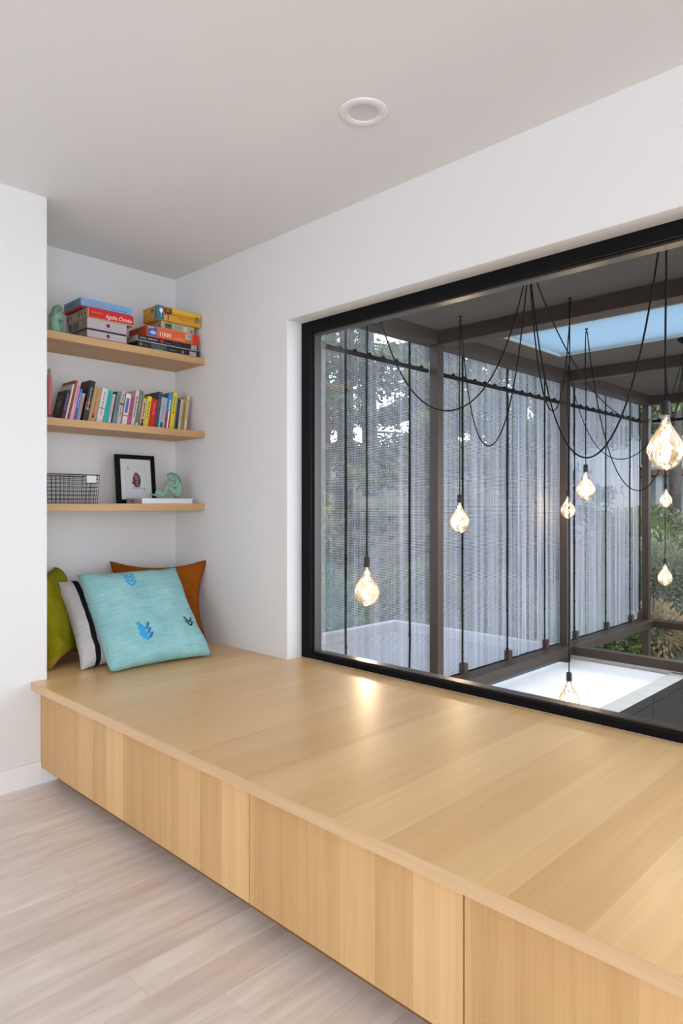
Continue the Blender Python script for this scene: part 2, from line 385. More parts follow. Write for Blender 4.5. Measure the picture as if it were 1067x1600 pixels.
# ------------------------------------------------------------------ books on the middle shelf
def col(r, g, b): return srgb(r, g, b)
BOOKS = [  # right-bottom y, thickness, lean, height, spine colour, cover colour, depth, print colour, spine set-back, label
 (-.7262,.0146,13.0,.1533,(52,26,72),(26,20,22),.112,(150,120,160),.006,'small plum spined book with a dark cover, beside the pink candles'),
 (-.7170,.0078,12.79,.1847,(214,204,188),(196,190,182),.125,None,0,'thin cream book standing right of the plum spined book'),
 (-.7047,.0107,12.59,.2048,(124,72,22),(128,78,26),.14,None,.004,'tall thin brown book between the cream book and pink book'),
 (-.6854,.0176,12.38,.2049,(222,160,180),(214,160,176),.15,(180,70,120),0,'tall pink spined book near the left end of the row'),
 (-.6691,.0147,12.17,.1641,(64,96,166),(64,96,166),.11,(150,190,220),0,'short blue spined book right of the tall pink one'),
 (-.6520,.0157,11.97,.1445,(168,156,150),(150,140,136),.10,(190,60,60),0,'shortest grey spined paperback in front of the thick black book'),
 (-.6130,.0274,11.76,.2106,(18,18,18),(14,14,15),.155,(170,165,150),0,'thick tall black book with an orange ring on its spine'),
 (-.5715,.0382,11.55,.1798,(184,142,92),(170,130,84),.13,(150,90,60),.004,'thick kraft brown book right of the tall black book'),
 (-.5393,.0304,11.34,.1816,(214,208,208),(206,200,200),.13,(120,110,130),0,'thick white spined book between kraft book and teal book'),
 (-.5120,.0255,11.14,.1758,(38,172,160),(36,160,150),.13,(20,110,110),0,'teal spined book in the left half of the row'),
 (-.4962,.0128,10.93,.1587,(206,202,198),(170,168,166),.12,(120,120,120),0,'thin white paperback right of the teal book'),
 (-.4890,.0059,10.72,.1745,(22,22,24),(20,20,22),.125,None,.003,'very thin black book right of the thin white paperback'),
 (-.4650,.0216,10.52,.1719,(116,128,130),(100,112,116),.12,(70,80,84),0,'grey green misty spined paperback near the row middle'),
 (-.4430,.0197,10.31,.1771,(198,190,182),(186,180,172),.12,(90,80,76),0,'pale cream paperback left of the blue lettered book'),
 (-.4092,.0256,10.1,.1694,(222,216,210),(206,200,194),.12,(40,70,150),0,'white book with big blue letters and an orange band'),
 (-.3890,.0187,9.9,.1618,(186,84,116),(170,80,104),.115,(120,40,70),0,'rose pink paperback right of the blue lettered book'),
 (-.3660,.0187,9.69,.1922,(206,198,188),(192,178,160),.13,(60,60,60),0,'tall ivory book in the row middle'),
 (-.3390,.0247,9.48,.1926,(112,116,104),(106,110,98),.13,(160,160,150),.002,'tall sage grey book right of the ivory book'),
 (-.3130,.0237,9.28,.1551,(206,172,140),(150,110,84),.11,(40,30,26),0,'peach paperback with a black silhouette on the spine'),
 (-.2890,.0217,9.07,.1694,(222,206,38),(200,186,40),.115,(90,80,20),0,'yellow paperback directly left of the red book'),
 (-.2520,.0346,8.86,.1582,(196,24,30),(160,22,26),.115,(250,120,90),0,'thick red paperback in the right half of the row'),
 (-.2302,.0198,8.66,.1998,(58,72,84),(44,52,58),.15,(100,116,126),0,'tall slate blue book behind the red paperback'),
 (-.1940,.0346,8.45,.1723,(160,178,196),(150,170,190),.115,(200,90,100),0,'pale blue photo paperback with faint pink letters'),
 (-.1640,.0257,8.24,.2002,(74,140,196),(56,104,146),.14,(244,240,236),0,'tall book with blue upper and red lower spine'),
 (-.1392,.0228,8.03,.2095,(224,206,30),(200,180,30),.14,(90,80,20),0,'tall yellow book right of the blue and red one'),
 (-.1300,.0079,7.83,.1751,(150,140,122),(150,140,122),.12,None,0,'thin tan book right of the tall yellow book'),
 (-.1107,.0178,7.62,.1713,(28,34,50),(26,30,44),.12,(90,100,130),0,'navy blue paperback near the right end'),
 (-.0945,.0149,7.41,.1755,(206,200,192),(196,190,182),.12,(140,130,120),0,'white paperback right of the navy one'),
 (-.0733,.0198,7.21,.1832,(158,140,62),(150,132,60),.12,(110,90,30),0,'olive gold paperback second from the right end'),
 (-.0560,.0159,7.0,.1955,(218,198,172),(196,160,126),.125,(120,100,80),0,'cream book at the right end of the row, by the wall'),
]
M_pages = mat('book_pages', (.74, .70, .62), .9)
brng = random.Random(11)
for i, (P, t, th, h, sc_, cc, dp, pc, sb, lab) in enumerate(BOOKS):
    r = empty('book', (.2-sb, P, SZ[1]+.0002), (-math.radians(th), 0, 0), lab, 'book', 'books leaning on the middle shelf')
    ms = mat('book_spine_%d_%d_%d' % sc_, srgb(*sc_), .5); mc_ = mat('book_cover_%d_%d_%d' % cc, srgb(*cc), .5)
    cb = MB(); ct = min(.0018, t*.2)
    cb.box((-.0015, -t, 0), (0, 0, h), .0004, 0)
    cb.box((-dp, -t, 0), (-.0015, -t+ct, h), 0, 1); cb.box((-dp, -ct, 0), (-.0015, 0, h), 0, 1)
    cb.build('cover', [ms, mc_], r)
    bx('pages', (-dp+.003, -t+ct, .002), (-.002, -ct, h-.002), M_pages, r)
    if pc:      # worn printing down the spine: blocks of a size the photo shows but no letters can be read
        mp_ = mat('spine_print_%d_%d_%d' % pc, srgb(*pc), .6)
        pb = MB(); z = h*brng.uniform(.82, .93); lo = h*brng.uniform(.2, .45); hw = min(.16*t+.0012, .0042)
        while z > lo:
            for k in range(brng.randint(4, 9)):
                wl = brng.uniform(.0010, .0019); e_ = brng.uniform(.7, 1.0)*hw
                pb.quad((.0004, -t*.5-e_, z-wl), (.0004, -t*.5+hw, z-wl), (.0004, -t*.5+hw, z), (.0004, -t*.5-e_, z)); z -= wl+.0007
                if z < lo: break
            z -= .0035
        pb.build('spine_print', mp_, r)
    X = .0005
    def rect(nm, y0, y1, z0, z1, c, xx=X): return MB().quad((xx, -t*y1, h*z0), (xx, -t*y0, h*z0), (xx, -t*y0, h*z1), (xx, -t*y1, h*z1)).build(nm, mat('print_%d_%d_%d' % c, srgb(*c), .55), r)
    if i == 0:
        MB().quad((-dp*.80, -t-.0004, h*.22), (-dp*.28, -t-.0004, h*.22), (-dp*.28, -t-.0004, h*.86), (-dp*.80, -t-.0004, h*.86)).build('cover_picture', mat('cover_photo_brown', srgb(84, 74, 62), .5), r)
        MB().quad((-dp*.62, -t-.0008, h*.48), (-dp*.46, -t-.0008, h*.48), (-dp*.46, -t-.0008, h*.62), (-dp*.62, -t-.0008, h*.62)).build('cover_highlight', mat('cover_photo_light', srgb(150, 138, 120), .5), r)
    if i == 6:
        ob = MB(); n = 20; pts = [(math.cos(a), math.sin(a)) for a in np.linspace(-2.4, 2.4, n)]
        for p, q in zip(pts, pts[1:]):
            ob.quad((X+.0003, -t*.5-p[0]*t*.36, h*.40+p[1]*.017), (X+.0003, -t*.5-q[0]*t*.36, h*.40+q[1]*.017), (X+.0003, -t*.5-q[0]*t*.47, h*.40+q[1]*.021), (X+.0003, -t*.5-p[0]*t*.47, h*.40+p[1]*.021))
        ob.build('spine_ring', mat('ring_orange', srgb(222, 120, 40), .5), r)
    if i == 7: rect('spine_emblem', .35, .6, .14, .26, (30, 24, 20)); rect('spine_flash', .25, .45, .2, .32, (210, 110, 70), .0008)
    if i == 8: rect('spine_band', .05, .95, .43, .45, (90, 84, 92))
    if i == 13: rect('spine_band', .05, .95, .6, .66, (80, 76, 80))
    if i == 14: rect('spine_band', .03, .97, .30, .35, (226, 110, 56)); rect('spine_title', .2, .85, .40, .86, (96, 122, 172), .0003)
    if i == 17: rect('spine_label', .2, .8, .03, .12, (196, 194, 186))
    if i == 18:
        sb_ = MB(); sb_.poly([(X+.0004, -t*.5+math.cos(a)*t*.26, h*.25+math.sin(a)*t*.30) for a in np.linspace(0, 2*PI, 14, endpoint=False)])
        sb_.poly([(X+.0004, -t*.82, .001), (X+.0004, -t*.2, .001), (X+.0004, -t*.22, h*.13), (X+.0004, -t*.42, h*.22), (X+.0004, -t*.6, h*.22), (X+.0004, -t*.78, h*.13)])
        sb_.build('spine_silhouette', mat('silhouette_black', (.01, .01, .01), .6), r)
    if i == 22: rect('spine_picture', .3, .75, .06, .22, (60, 92, 120))
    if i == 23: rect('spine_red_half', .02, .98, .0, .50, (186, 42, 30), .0003); rect('spine_title', .3, .6, .06, .5, (240, 236, 230), .0008)

# ------------------------------------------------------------------ boxes on the top shelf
def game_box(name, lab, cat, grp, x0, x1, y0, y1, z0, z1, cf, cs, ct=None, tray=None, lid_h=None, rz=0.):
    """cf front colour, cs end colour; a lid over a tray that shows below it when lid_h is less than the box height"""
    r = empty(name, (x1, y0, z0+.0002), (0, 0, rz), lab, cat, grp)
    d, w, h = x1-x0, y1-y0, z1-z0-.0004
    lh = lid_h or h-.002
    b = MB(); b.box((-d, 0, h-lh), (0, w, h), .0012)
    b.bm.normal_update()
    for f in b.bm.faces:
        if f.normal.y < -.7: f.material_index = 1
        elif abs(f.normal.z) > .7: f.material_index = 2
    m0 = mat('card_%d_%d_%d' % cf, srgb(*cf), .42); m1 = mat('card_%d_%d_%d' % cs, srgb(*cs), .42); m2 = mat('card_%d_%d_%d' % (ct or cf), srgb(*(ct or cf)), .42)
    b.build('lid', [m0, m1, m2], r)
    tc = tray or cf
    bx('tray', (-d+.002, .002, 0), (-.002, w-.002, h-lh+.0001), mat('card_%d_%d_%d' % tc, srgb(*tc), .5), r)
    r['w'] = w; r['h'] = h; r['d'] = d
    return r
def patch(r, name, face, u0, u1, z0, z1, c, off=.0006):
    m = mat('print_%d_%d_%d' % c, srgb(*c), .5)
    if face == 'x': q = [(off, u0, z0), (off, u1, z0), (off, u1, z1), (off, u0, z1)]
    else: q = [(-r['d']+u0, -off, z0), (-r['d']+u1, -off, z0), (-r['d']+u1, -off, z1), (-r['d']+u0, -off, z1)]
    return MB().quad(*q).build(name, m, r)
def blob(r, name, face, u, z, ru, rz_, c, n=14, off=.0009, seed=0, amp=.0):
    m = mat('print_%d_%d_%d' % c, srgb(*c), .5); q = random.Random(seed); pts = []
    for k in range(n):
        a = 2*PI*k/n; s = 1+q.uniform(-amp, amp); du, dz = ru*s*math.cos(a), rz_*s*math.sin(a)
        pts.append((off, u+du, z+dz) if face == 'x' else (-r['d']+u+du, -off, z+dz))
    return MB().poly(pts).build(name, m, r)
def barcode(r, u0, u1, z0, z1):
    patch(r, 'barcode_label', 'x', u0, u1, z0, z1, (222, 220, 216), .0008)
    b = MB(); q = random.Random(int(u0*1e4)); u = u0+.003
    while u < u1-.003:
        w = q.uniform(.0006, .0016); b.quad((.0012, u, z0+.003), (.0012, u+w, z0+.003), (.0012, u+w, z1-.002), (.0012, u, z1-.002)); u += w+q.uniform(.0008, .002)
    b.build('barcode', mat('print_20_20_20', srgb(20, 20, 20), .5), r)
def smear(r, face, u0, u1, z, hgt, c, n=6, seed=1, off=.001):
    q = random.Random(seed); b = MB(); u = u0
    while u < u1:
        w = q.uniform(.004, .012); w = min(w, u1-u)
        if face == 'x': b.quad((off, u, z), (off, u+w, z), (off, u+w, z+hgt), (off, u, z+hgt))
        else: b.quad((-r['d']+u, -off, z), (-r['d']+u+w, -off, z), (-r['d']+u+w, -off, z+hgt), (-r['d']+u, -off, z+hgt))
        u += w+.003
    return b.build('small_print', mat('print_%d_%d_%d' % c, srgb(*c), .5), r)
G1, G2 = 'boxes in the left stack on the top shelf', 'boxes in the right stack on the top shelf'
DK = mat('print_dark_plum', srgb(60, 22, 40), .5)
for k, (z0, z1, lab) in enumerate([(1.948, 1.991, 'lilac white box with a plum emblem, lowest of the left stack'), (1.991, 2.0475, 'lilac white box with a plum emblem, under the red puzzle box')]):
    r = game_box('puzzle_box', lab, 'box', G1, .067, .27, -.647, -.444, z0, z1, (182, 172, 176), (132, 122, 112), (176, 168, 170), tray=(48, 20, 32), lid_h=(z1-z0)-.009)
    blob(r, 'emblem', 'x', .106, r['h']*.62, .0095, .0095, (92, 34, 62), 12)
    smear(r, 'x', .085, .128, r['h']*.62-.019, .0035, (150, 130, 140), seed=4)
    patch(r, 'end_picture', 'y', .005, .035, r['h']*.3, r['h']*.92, (86, 80, 74)); patch(r, 'end_picture', 'y', .06, .115, r['h']*.3, r['h']*.92, (104, 98, 92)); patch(r, 'end_label', 'y', .12, .15, r['h']*.4, r['h']*.9, (158, 150, 138))
r = game_box('puzzle_box', 'red fronted puzzle box with white handwritten title, second from top', 'box', G1, .041, .27, -.643, -.406, 2.048, 2.0985, (206, 26, 32), (172, 158, 122), (190, 30, 34), tray=(172, 150, 106), lid_h=.044)
text('THE WORLD OF', .0085, (.0008, .018, .027), 'x', mat('print_pink', srgb(238, 170, 160), .5), r, width=.056)
text('Agatha Christie', .029, (.0008, .088, .013), 'x', mat('print_white', srgb(245, 236, 232), .5), r, shear=.28, width=.138)
for u, c in ((.018, (66, 48, 34)), (.05, (120, 70, 40)), (.135, (40, 30, 28)), (.165, (150, 50, 40)), (.198, (40, 70, 50))):
    blob(r, 'figure_print', 'y', u, .026, .010 if u < .03 else .006, .013, c, 8, seed=int(u*999), amp=.25)
patch(r, 'corner_stripe', 'x', .0, .003, .005, .049, (206, 188, 150))
r = game_box('puzzle_box', 'light blue puzzle box on top of the left stack', 'box', G1, .048, .235, -.661, -.395, 2.099, 2.149, (128, 172, 214), (88, 122, 150), (132, 170, 206), tray=(168, 24, 36), lid_h=.038)
text('THE WONDERLAND', .017, (.0008, .03, .022), 'x', mat('print_coral', srgb(206, 130, 136), .5), r, width=.098)
text('with Four People', .011, (.0008, .15, .019), 'x', mat('print_indigo', srgb(62, 58, 120), .5), r, shear=.2, width=.088)
smear(r, 'y', .04, .13, .026, .009, (54, 84, 116), seed=8)
# right stack
r = game_box('puzzle_box', 'black puzzle box with a green picture, lowest of the right stack', 'box', G2, .15, .27, -.384, -.018, 1.948, 1.985, (22, 22, 26), (26, 26, 28))
patch(r, 'front_picture', 'x', .075, .165, .004, .034, (70, 74, 96)); blob(r, 'green_picture', 'x', .125, .010, .022, .009, (42, 122, 62)); smear(r, 'x', .18, .225, .016, .004, (130, 132, 138), seed=2)
blob(r, 'seal', 'x', .018, .020, .008, .008, (120, 120, 124)); blob(r, 'seal', 'x', .262, .018, .007, .009, (140, 138, 134)); barcode(r, .305, .345, .008, .028)
smear(r, 'x', .036, .06, .016, .004, (120, 112, 70), seed=3)
r = game_box('puzzle_box', 'thin black puzzle box with a pale end, under the orange box', 'box', G2, .154, .27, -.381, -.028, 1.985, 2.0155, (20, 20, 24), (168, 162, 158), tray=(196, 190, 184), lid_h=.0265)
smear(r, 'x', .012, .045, .012, .008, (150, 150, 140), seed=5); smear(r, 'x', .055, .11, .013, .007, (176, 176, 170), seed=6); blob(r, 'badge', 'x', .135, .016, .011, .010, (150, 60, 50)); smear(r, 'x', .155, .19, .010, .004, (110, 110, 110), seed=7)
patch(r, 'front_picture', 'x', .20, .25, .006, .027, (34, 52, 56)); barcode(r, .312, .345, .007, .027)
r = game_box('puzzle_box', 'orange thousand piece puzzle box with a blue picture, middle of right stack', 'box', G2, .09, .272, -.333, -.024, 2.0155, 2.0715, (228, 100, 52), (188, 78, 34), (220, 92, 48), lid_h=.053)
patch(r, 'front_picture', 'x', .004, .058, .004, .052, (70, 88, 150)); blob(r, 'swan_picture', 'x', .034, .022, .018, .009, (170, 200, 226), off=.0011); smear(r, 'x', .008, .04, .044, .005, (226, 214, 220), seed=9, off=.0013)
text('1000', .031, (.0009, .066, .012), 'x', mat('print_white', srgb(245, 236, 232), .5), r, width=.074)
text('PUZZLE', .011, (.0009, .155, .010), 'x', mat('print_peach', srgb(250, 196, 160), .5), r, width=.066)
patch(r, 'red_end_band', 'x', .272, .307, .002, .053, (214, 40, 30)); barcode(r, .226, .262, .022, .050); patch(r, 'olive_strip', 'x', .226, .262, .004, .020, (140, 130, 50))
smear(r, 'y', .05, .09, .014, .006, (226, 160, 80), seed=12)
r = game_box('puzzle_box', 'pale cream puzzle box with a small green picture, under the elephant box', 'box', G2, .077, .252, -.239, -.039, 2.0715, 2.1135, (178, 174, 150), (150, 156, 138))
patch(r, 'front_picture', 'x', .02, .062, .008, .034, (96, 104, 52)); blob(r, 'tree_picture', 'x', .045, .024, .012, .007, (54, 70, 30), off=.0011)
smear(r, 'x', .08, .12, .024, .003, (140, 132, 104), seed=13); smear(r, 'x', .08, .12, .016, .003, (150, 140, 110), seed=14); patch(r, 'white_label', 'x', .132, .158, .006, .035, (206, 204, 192)); blob(r, 'badge', 'x', .184, .018, .005, .006, (60, 60, 50))
blob(r, 'badge', 'y', .155, .022, .006, .006, (50, 50, 44))
r = game_box('puzzle_box', 'yellow elephant puzzle box with a teal corner, on top of right stack', 'box', G2, .125, .27, -.271, -.009, 2.1135, 2.188, (212, 160, 40), (176, 126, 44), (150, 110, 40))
patch(r, 'teal_corner', 'x', .0012, .036, .002, .073, (36, 108, 136)); patch(r, 'teal_corner', 'y', .118, .1438, .002, .073, (40, 112, 140)); patch(r, 'yellow_panel', 'y', .004, .112, .01, .064, (196, 140, 46), .0009)
MB().poly([(.001, .009, .05), (.001, .013, .058), (.001, .020, .06), (.001, .028, .058), (.001, .031, .049), (.001, .026, .038), (.001, .021, .034), (.001, .021, .012), (.001, .0185, .012), (.001, .0185, .034), (.001, .013, .039)]).build('white_emblem', mat('print_white', srgb(245, 236, 232), .5), r)
text('LEVEL', .009, (.001, .011, .063), 'x', mat('print_paleblue', srgb(150, 196, 214), .5), r, width=.018)
# elephant picture printed on the front: body, ears, legs, trunk and tusks
def ell(b_, u, z, ru, rz_, x_=.001, t0=0, t1=2*PI, n=18): b_.poly([(x_, u+ru*math.cos(q_), z+rz_*math.sin(q_)) for q_ in np.linspace(t0, t1, n, endpoint=False)])
eb = MB()
for sgn in (-1, 1): eb.poly([(.001, .060+sgn*a_, z_) for a_, z_ in ((.004, .066), (.014, .070), (.023, .062), (.025, .048), (.020, .034), (.012, .028), (.007, .040))])
eb.build('elephant_ears', mat('print_elephant_dark', srgb(104, 58, 30), .5), r)
eb = MB(); ell(eb, .060, .052, .0105, .017, .0014)
eb.poly([(.0014, .060+u_, z_) for u_, z_ in ((-.008, .044), (.008, .044), (.005, .026), (.0055, .006), (.000, .004), (-.002, .010), (-.004, .026))])
eb.build('elephant_head', mat('print_elephant', srgb(150, 92, 50), .5), r)
tb = MB()
for sgn in (-1, 1): tb.poly([(.0018, .060+sgn*u_, z_) for u_, z_ in ((.007, .038), (.010, .036), (.016, .016), (.014, .010), (.011, .020))])
tb.build('tusks', mat('print_tusk', srgb(226, 206, 170), .5), r)
patch(r, 'golden_grass', 'x', .085, .258, .052, .071, (222, 182, 66), .0007)
text('I AM', .015, (.001, .082, .032), 'x', mat('print_dkbrown', srgb(110, 60, 20), .5), r, width=.026)
text('ELEPHANT', .021, (.001, .111, .029), 'x', mat('print_orange', srgb(212, 84, 24), .5), r, width=.105)
smear(r, 'x', .12, .20, .020, .003, (150, 104, 30), seed=15)
blob(r, 'badge_ring', 'x', .237, .036, .016, .016, (50, 48, 50), 20); blob(r, 'badge_centre', 'x', .237, .036, .011, .011, (186, 170, 120), 20, off=.0012); blob(r, 'badge_mark', 'x', .237, .038, .005, .007, (60, 54, 50), 8, off=.0015)
text('ELEPHANT', .017, (-.137, -.0012, .026), 'y', mat('print_orange2', srgb(190, 96, 40), .5), r, width=.066)
blob(r, 'badge_ring', 'y', .094, .050, .013, .012, (92, 74, 52), off=.0013)

# ------------------------------------------------------------------ mermaid figurines
M_verd = mat('verdigris_resin', srgb(132, 172, 152), .55, var=.14, bscale=60, bump=.1)
M_verd2 = mat('verdigris_hair', srgb(112, 150, 130), .65, bump=.5, bscale=220)
def skin_mesh(name, chains, m, parent, vox=.0021):
    """one continuous organic surface: chains of (x, y, z, r) swept with spheres, then voxel-remeshed and smoothed;
    ('j', k) starts a chain from point k of the whole list"""
    bm = bmesh.new(); flat = []
    for ch in chains:
        prev = None
        for p in ch:
            if p[0] == 'j': prev = flat[p[1]]; continue
            flat.append(p)
            q0 = prev or p; L_ = (Vector(p[:3])-Vector(q0[:3])).length; n = max(1, int(L_/(min(p[3], q0[3])*.4)))
            for k in range(1, n+1):
                t = k/n; c = [q0[i]*(1-t)+p[i]*t for i in range(4)]
                bmesh.ops.create_icosphere(bm, subdivisions=2, radius=c[3], matrix=Matrix.Translation(c[:3]))
            prev = p
    me = bpy.data.meshes.new(name); bm.to_mesh(me); bm.free(); o = bpy.data.objects.new(name, me); C.objects.link(o)
    md = o.modifiers.new('remesh', 'REMESH'); md.mode = 'VOXEL'; md.voxel_size = vox; md.use_smooth_shade = True
    sm = o.modifiers.new('smooth', 'SMOOTH'); sm.factor = .5; sm.iterations = 4
    bpy.context.view_layer.update()
    nm = bpy.data.meshes.new_from_object(o.evaluated_get(bpy.context.evaluated_depsgraph_get()))
    bpy.data.objects.remove(o); nm.materials.clear(); nm.materials.append(m)
    nm.polygons.foreach_set('use_smooth', [True]*len(nm.polygons))
    n = bpy.data.objects.new(name, nm); C.objects.link(n); n.parent = parent; return n
def mermaid(loc, rz, lab, s=1.0):
    """seated, arms folded on the raised tail knee, head resting on them; local +y is towards her back, -y towards the fin"""
    r = empty('mermaid_figurine', loc, (0, 0, rz), lab, 'figurine', 'green mermaid figurines'); r.scale = (s, s, s)
    body = [[(0, .018, .026, .026), (0, .027, .052, .021), (0, .021, .078, .020), (0, .012, .094, .014), (0, .000, .102, .010), (0, -.014, .108, .0165), (0, -.020, .114, .0165)],
            [('j', 0), (0, -.006, .046, .017), (0, -.029, .073, .0145), (0, -.039, .048, .012), (0, -.050, .022, .0105), (0, -.066, .0115, .0085), (0, -.086, .0105, .007)],
            [('j', 3), (.018, .016, .090, .0095), (.024, .006, .068, .0085), (.021, -.012, .067, .0078), (.015, -.028, .078, .0068), (.008, -.040, .086, .0062)],
            [('j', 3), (-.018, .016, .090, .0095), (-.024, .006, .070, .0085), (-.020, -.010, .072, .0078), (-.012, -.024, .082, .0068), (-.004, -.036, .092, .0062)]]
    skin_mesh('body', body, M_verd, r)
    fin = MB()
    def slab(pts, off):
        a = [Vector(p)+Vector(off)*.5 for p in pts]; b = [Vector(p)-Vector(off)*.5 for p in pts]; n = len(pts)
        fin.poly(a); fin.poly(b[::-1])
        for k in range(n): fin.quad(b[k], b[(k+1) % n], a[(k+1) % n], a[k])
    slab([(.006, -.080, .010), (.014, -.092, .012), (.016, -.108, .018), (.010, -.122, .027), (.004, -.110, .022), (-.004, -.092, .014)], (0, .001, .005))
    slab([(-.004, -.074, .012), (-.006, -.064, .020), (-.008, -.060, .032), (-.010, -.070, .041), (-.011, -.084, .042), (-.010, -.096, .034), (-.008, -.098, .022), (-.005, -.088, .012)], (.005, 0, 0))
    bmesh.ops.bevel(fin.bm, geom=fin.bm.edges[:], offset=.0012, segments=2, affect='EDGES')
    fin.build('tail_fin', M_verd, r)
    skin_mesh('hair', [[(0, -.024, .124, .0135), (0, -.010, .124, .017), (0, .008, .115, .017), (0, .022, .100, .014), (0, .032, .082, .011), (0, .036, .064, .006)]], M_verd2, r)
    f = MB()   # eyes, nose, mouth on the face turned over her shoulder, and the scale line of the tail
    for sx in (-1, 1):
        f.ball((sx*.0165, -.024, .108), (.0032, .0026, .0042), 1); f.ball((sx*.0158, -.030, .112), (.0022, .0042, .0013), 1); f.ball((sx*.0168, -.016, .112), (.0022, .0042, .0013), 1); f.ball((sx*.0158, -.024, .1015), (.0024, .0040, .0013), 1)
    f.build('face', M_verd2, r)
    return r

# ------------------------------------------------------------------ lowest shelf: basket, framed card, white book, figurine
z3 = SZ[2]
bk = empty('wire_basket', (.14, -.72, z3), label='black wire grid basket at the left end of the lowest shelf', cat='basket')
M_wire = mat('black_wire', (.012, .012, .013), .45)
bw, bd, bh = .148, .105, .137
def grid_side(name, corner, du, n):
    b = MB()
    for k in range(n+1):
        t = k/n; p0 = Vector(corner[0])*(1-t)+Vector(corner[1])*t; p1 = Vector(corner[2])*(1-t)+Vector(corner[3])*t
        b.tube([p0, p1], .0011, 5)
    for j in range(8):
        t = j/7; p0 = Vector(corner[0])*(1-t)+Vector(corner[2])*t; p1 = Vector(corner[1])*(1-t)+Vector(corner[3])*t
        b.tube([p0, p1], .0012 if 0 < j < 7 else .0016, 5)
    return b.build(name, M_wire, bk)
ti = .008
B0 = [(bd-ti, -bw+ti, .002), (bd-ti, bw-ti, .002), (-bd+ti, bw-ti, .002), (-bd+ti, -bw+ti, .002)]
T0 = [(bd, -bw, bh), (bd, bw, bh), (-bd, bw, bh), (-bd, -bw, bh)]
for nm, i, j, n in (('front_grid', 0, 1, 14), ('right_grid', 1, 2, 10), ('back_grid', 2, 3, 14), ('left_grid', 3, 0, 10)):
    grid_side(nm, (B0[i], B0[j], T0[i], T0[j]), None, n)
grid_side('base_grid', (B0[0], B0[1], B0[3], B0[2]), None, 14)
bx('paper_tag', (bd+.0016, .082, .100), (bd+.0026, .128, .134), mat('tag_white', (.72, .72, .72), .8), bk)
MB().tube([T0[0], T0[1], T0[2], T0[3], T0[0]], .0026, 6, cap=False).build('rim', M_wire, bk)

fr = empty('picture_frame', (.118, -.2975, z3+.0006), (0, -math.radians(6), 0), 'black framed playing card print leaning on the lowest shelf', 'picture frame')
fw, fh, ft = .1115, .259, .022
b = MB(); b.box((-.02, -fw, 0), (0, -fw+ft, fh)); b.box((-.02, fw-ft, 0), (0, fw, fh)); b.box((-.02, -fw+ft, 0), (0, fw-ft, ft)); b.box((-.02, -fw+ft, fh-ft), (0, fw-ft, fh))
b.build('frame', M_black, fr)
bx('mat_board', (-.014, -fw+ft, ft), (-.008, fw-ft, fh-ft), mat('mat_board_white', (.72, .71, .73), .8), fr)
cz0, cz1, cy = .058, .203, .058
b = MB()
for a_, c_ in (((-cy, cz0), (cy, cz0+.0009)), ((-cy, cz1-.0009), (cy, cz1)), ((-cy, cz0), (-cy+.0009, cz1)), ((cy-.0009, cz0), (cy, cz1))):
    b.quad((-.0074, a_[0], a_[1]), (-.0074, c_[0], a_[1]), (-.0074, c_[0], c_[1]), (-.0074, a_[0], c_[1]))
b.build('card_outline', mat('print_grey_line', srgb(150, 148, 152), .7), fr)
bx('card', (-.008, -cy, cz0), (-.0076, cy, cz1), mat('card_white', (.70, .69, .71), .8), fr)
text('A', .026, (-.0070, -.050, .176), 'x', mat('print_charcoal', srgb(60, 58, 62), .6), fr, width=.0125)
text('A', .026, (-.0070, .038, .086), 'x', mat('print_charcoal', srgb(60, 58, 62), .6), fr, width=.0125, flip=True)
def fpoly(nm, pts, c, off): return MB().poly([(off, y_, z_) for y_, z_ in pts]).build(nm, mat('print_%d_%d_%d' % c, srgb(*c), .6), fr)
cyy, czz = .004, .128
fpoly('heart_print', [(cyy-.004, czz+.040), (cyy+.008, czz+.034), (cyy+.020, czz+.018), (cyy+.024, czz-.002), (cyy+.021, czz-.024), (cyy+.012, czz-.036), (cyy-.004, czz-.040), (cyy-.018, czz-.030), (cyy-.024, czz-.012), (cyy-.022, czz+.012), (cyy-.014, czz+.030)], (104, 50, 60), -.0070)
fpoly('heart_highlight', [(cyy-.006, czz+.030), (cyy+.008, czz+.020), (cyy+.014, czz+.004), (cyy+.004, czz-.006), (cyy-.012, czz+.004), (cyy-.015, czz+.016)], (160, 92, 104), -.0067)
fpoly('heart_vessel', [(cyy-.004, czz-.006), (cyy+.006, czz-.006), (cyy+.004, czz-.030), (cyy-.006, czz-.030)], (150, 110, 104), -.0067)
fpoly('heart_vein', [(cyy-.030, czz-.016), (cyy-.018, czz-.010), (cyy-.017, czz-.022), (cyy-.026, czz-.024)], (46, 40, 56), -.0066)
for k, (u0, u1) in enumerate(((-.012, -.022), (-.001, -.001), (.010, .022))):
    fpoly('heart_root', [(cyy+u0-.003, czz-.034), (cyy+u0+.003, czz-.034), (cyy+u1+.002, czz-.050), (cyy+u1-.002, czz-.050)], (40, 34, 42), -.0068)
MB().quad((-.0045, -fw+ft, ft), (-.0045, fw-ft, ft), (-.0045, fw-ft, fh-ft), (-.0045, -fw+ft, fh-ft)).build('glass', M_pane, fr)
wbk = empty('book', (.283, -.365, z3+.0002), label='white hardback lying flat under the mermaid on the lowest shelf', cat='book')
bx('cover', (-.155, 0, .0245), (0, .302, .0275), mat('white_cloth_cover', (.70, .69, .70), .6), wbk, .0005)
bx('cover', (-.155, 0, 0), (0, .302, .003), mat('white_cloth_cover', (.70, .69, .70), .6), wbk, .0005)
bx('spine', (-.155, -.0035, 0), (0, 0, .0275), mat('grey_spine', srgb(176, 168, 166), .6), wbk)
pgb = MB()
for k in range(4): pgb.box((-.152, .0005, .0032+k*.0053), (-.004+.0014*(k % 2), .296, .0032+k*.0053+.0052))
pgb.build('pages', mat('white_pages', (.74, .74, .80), .8), wbk)
smb = MB()
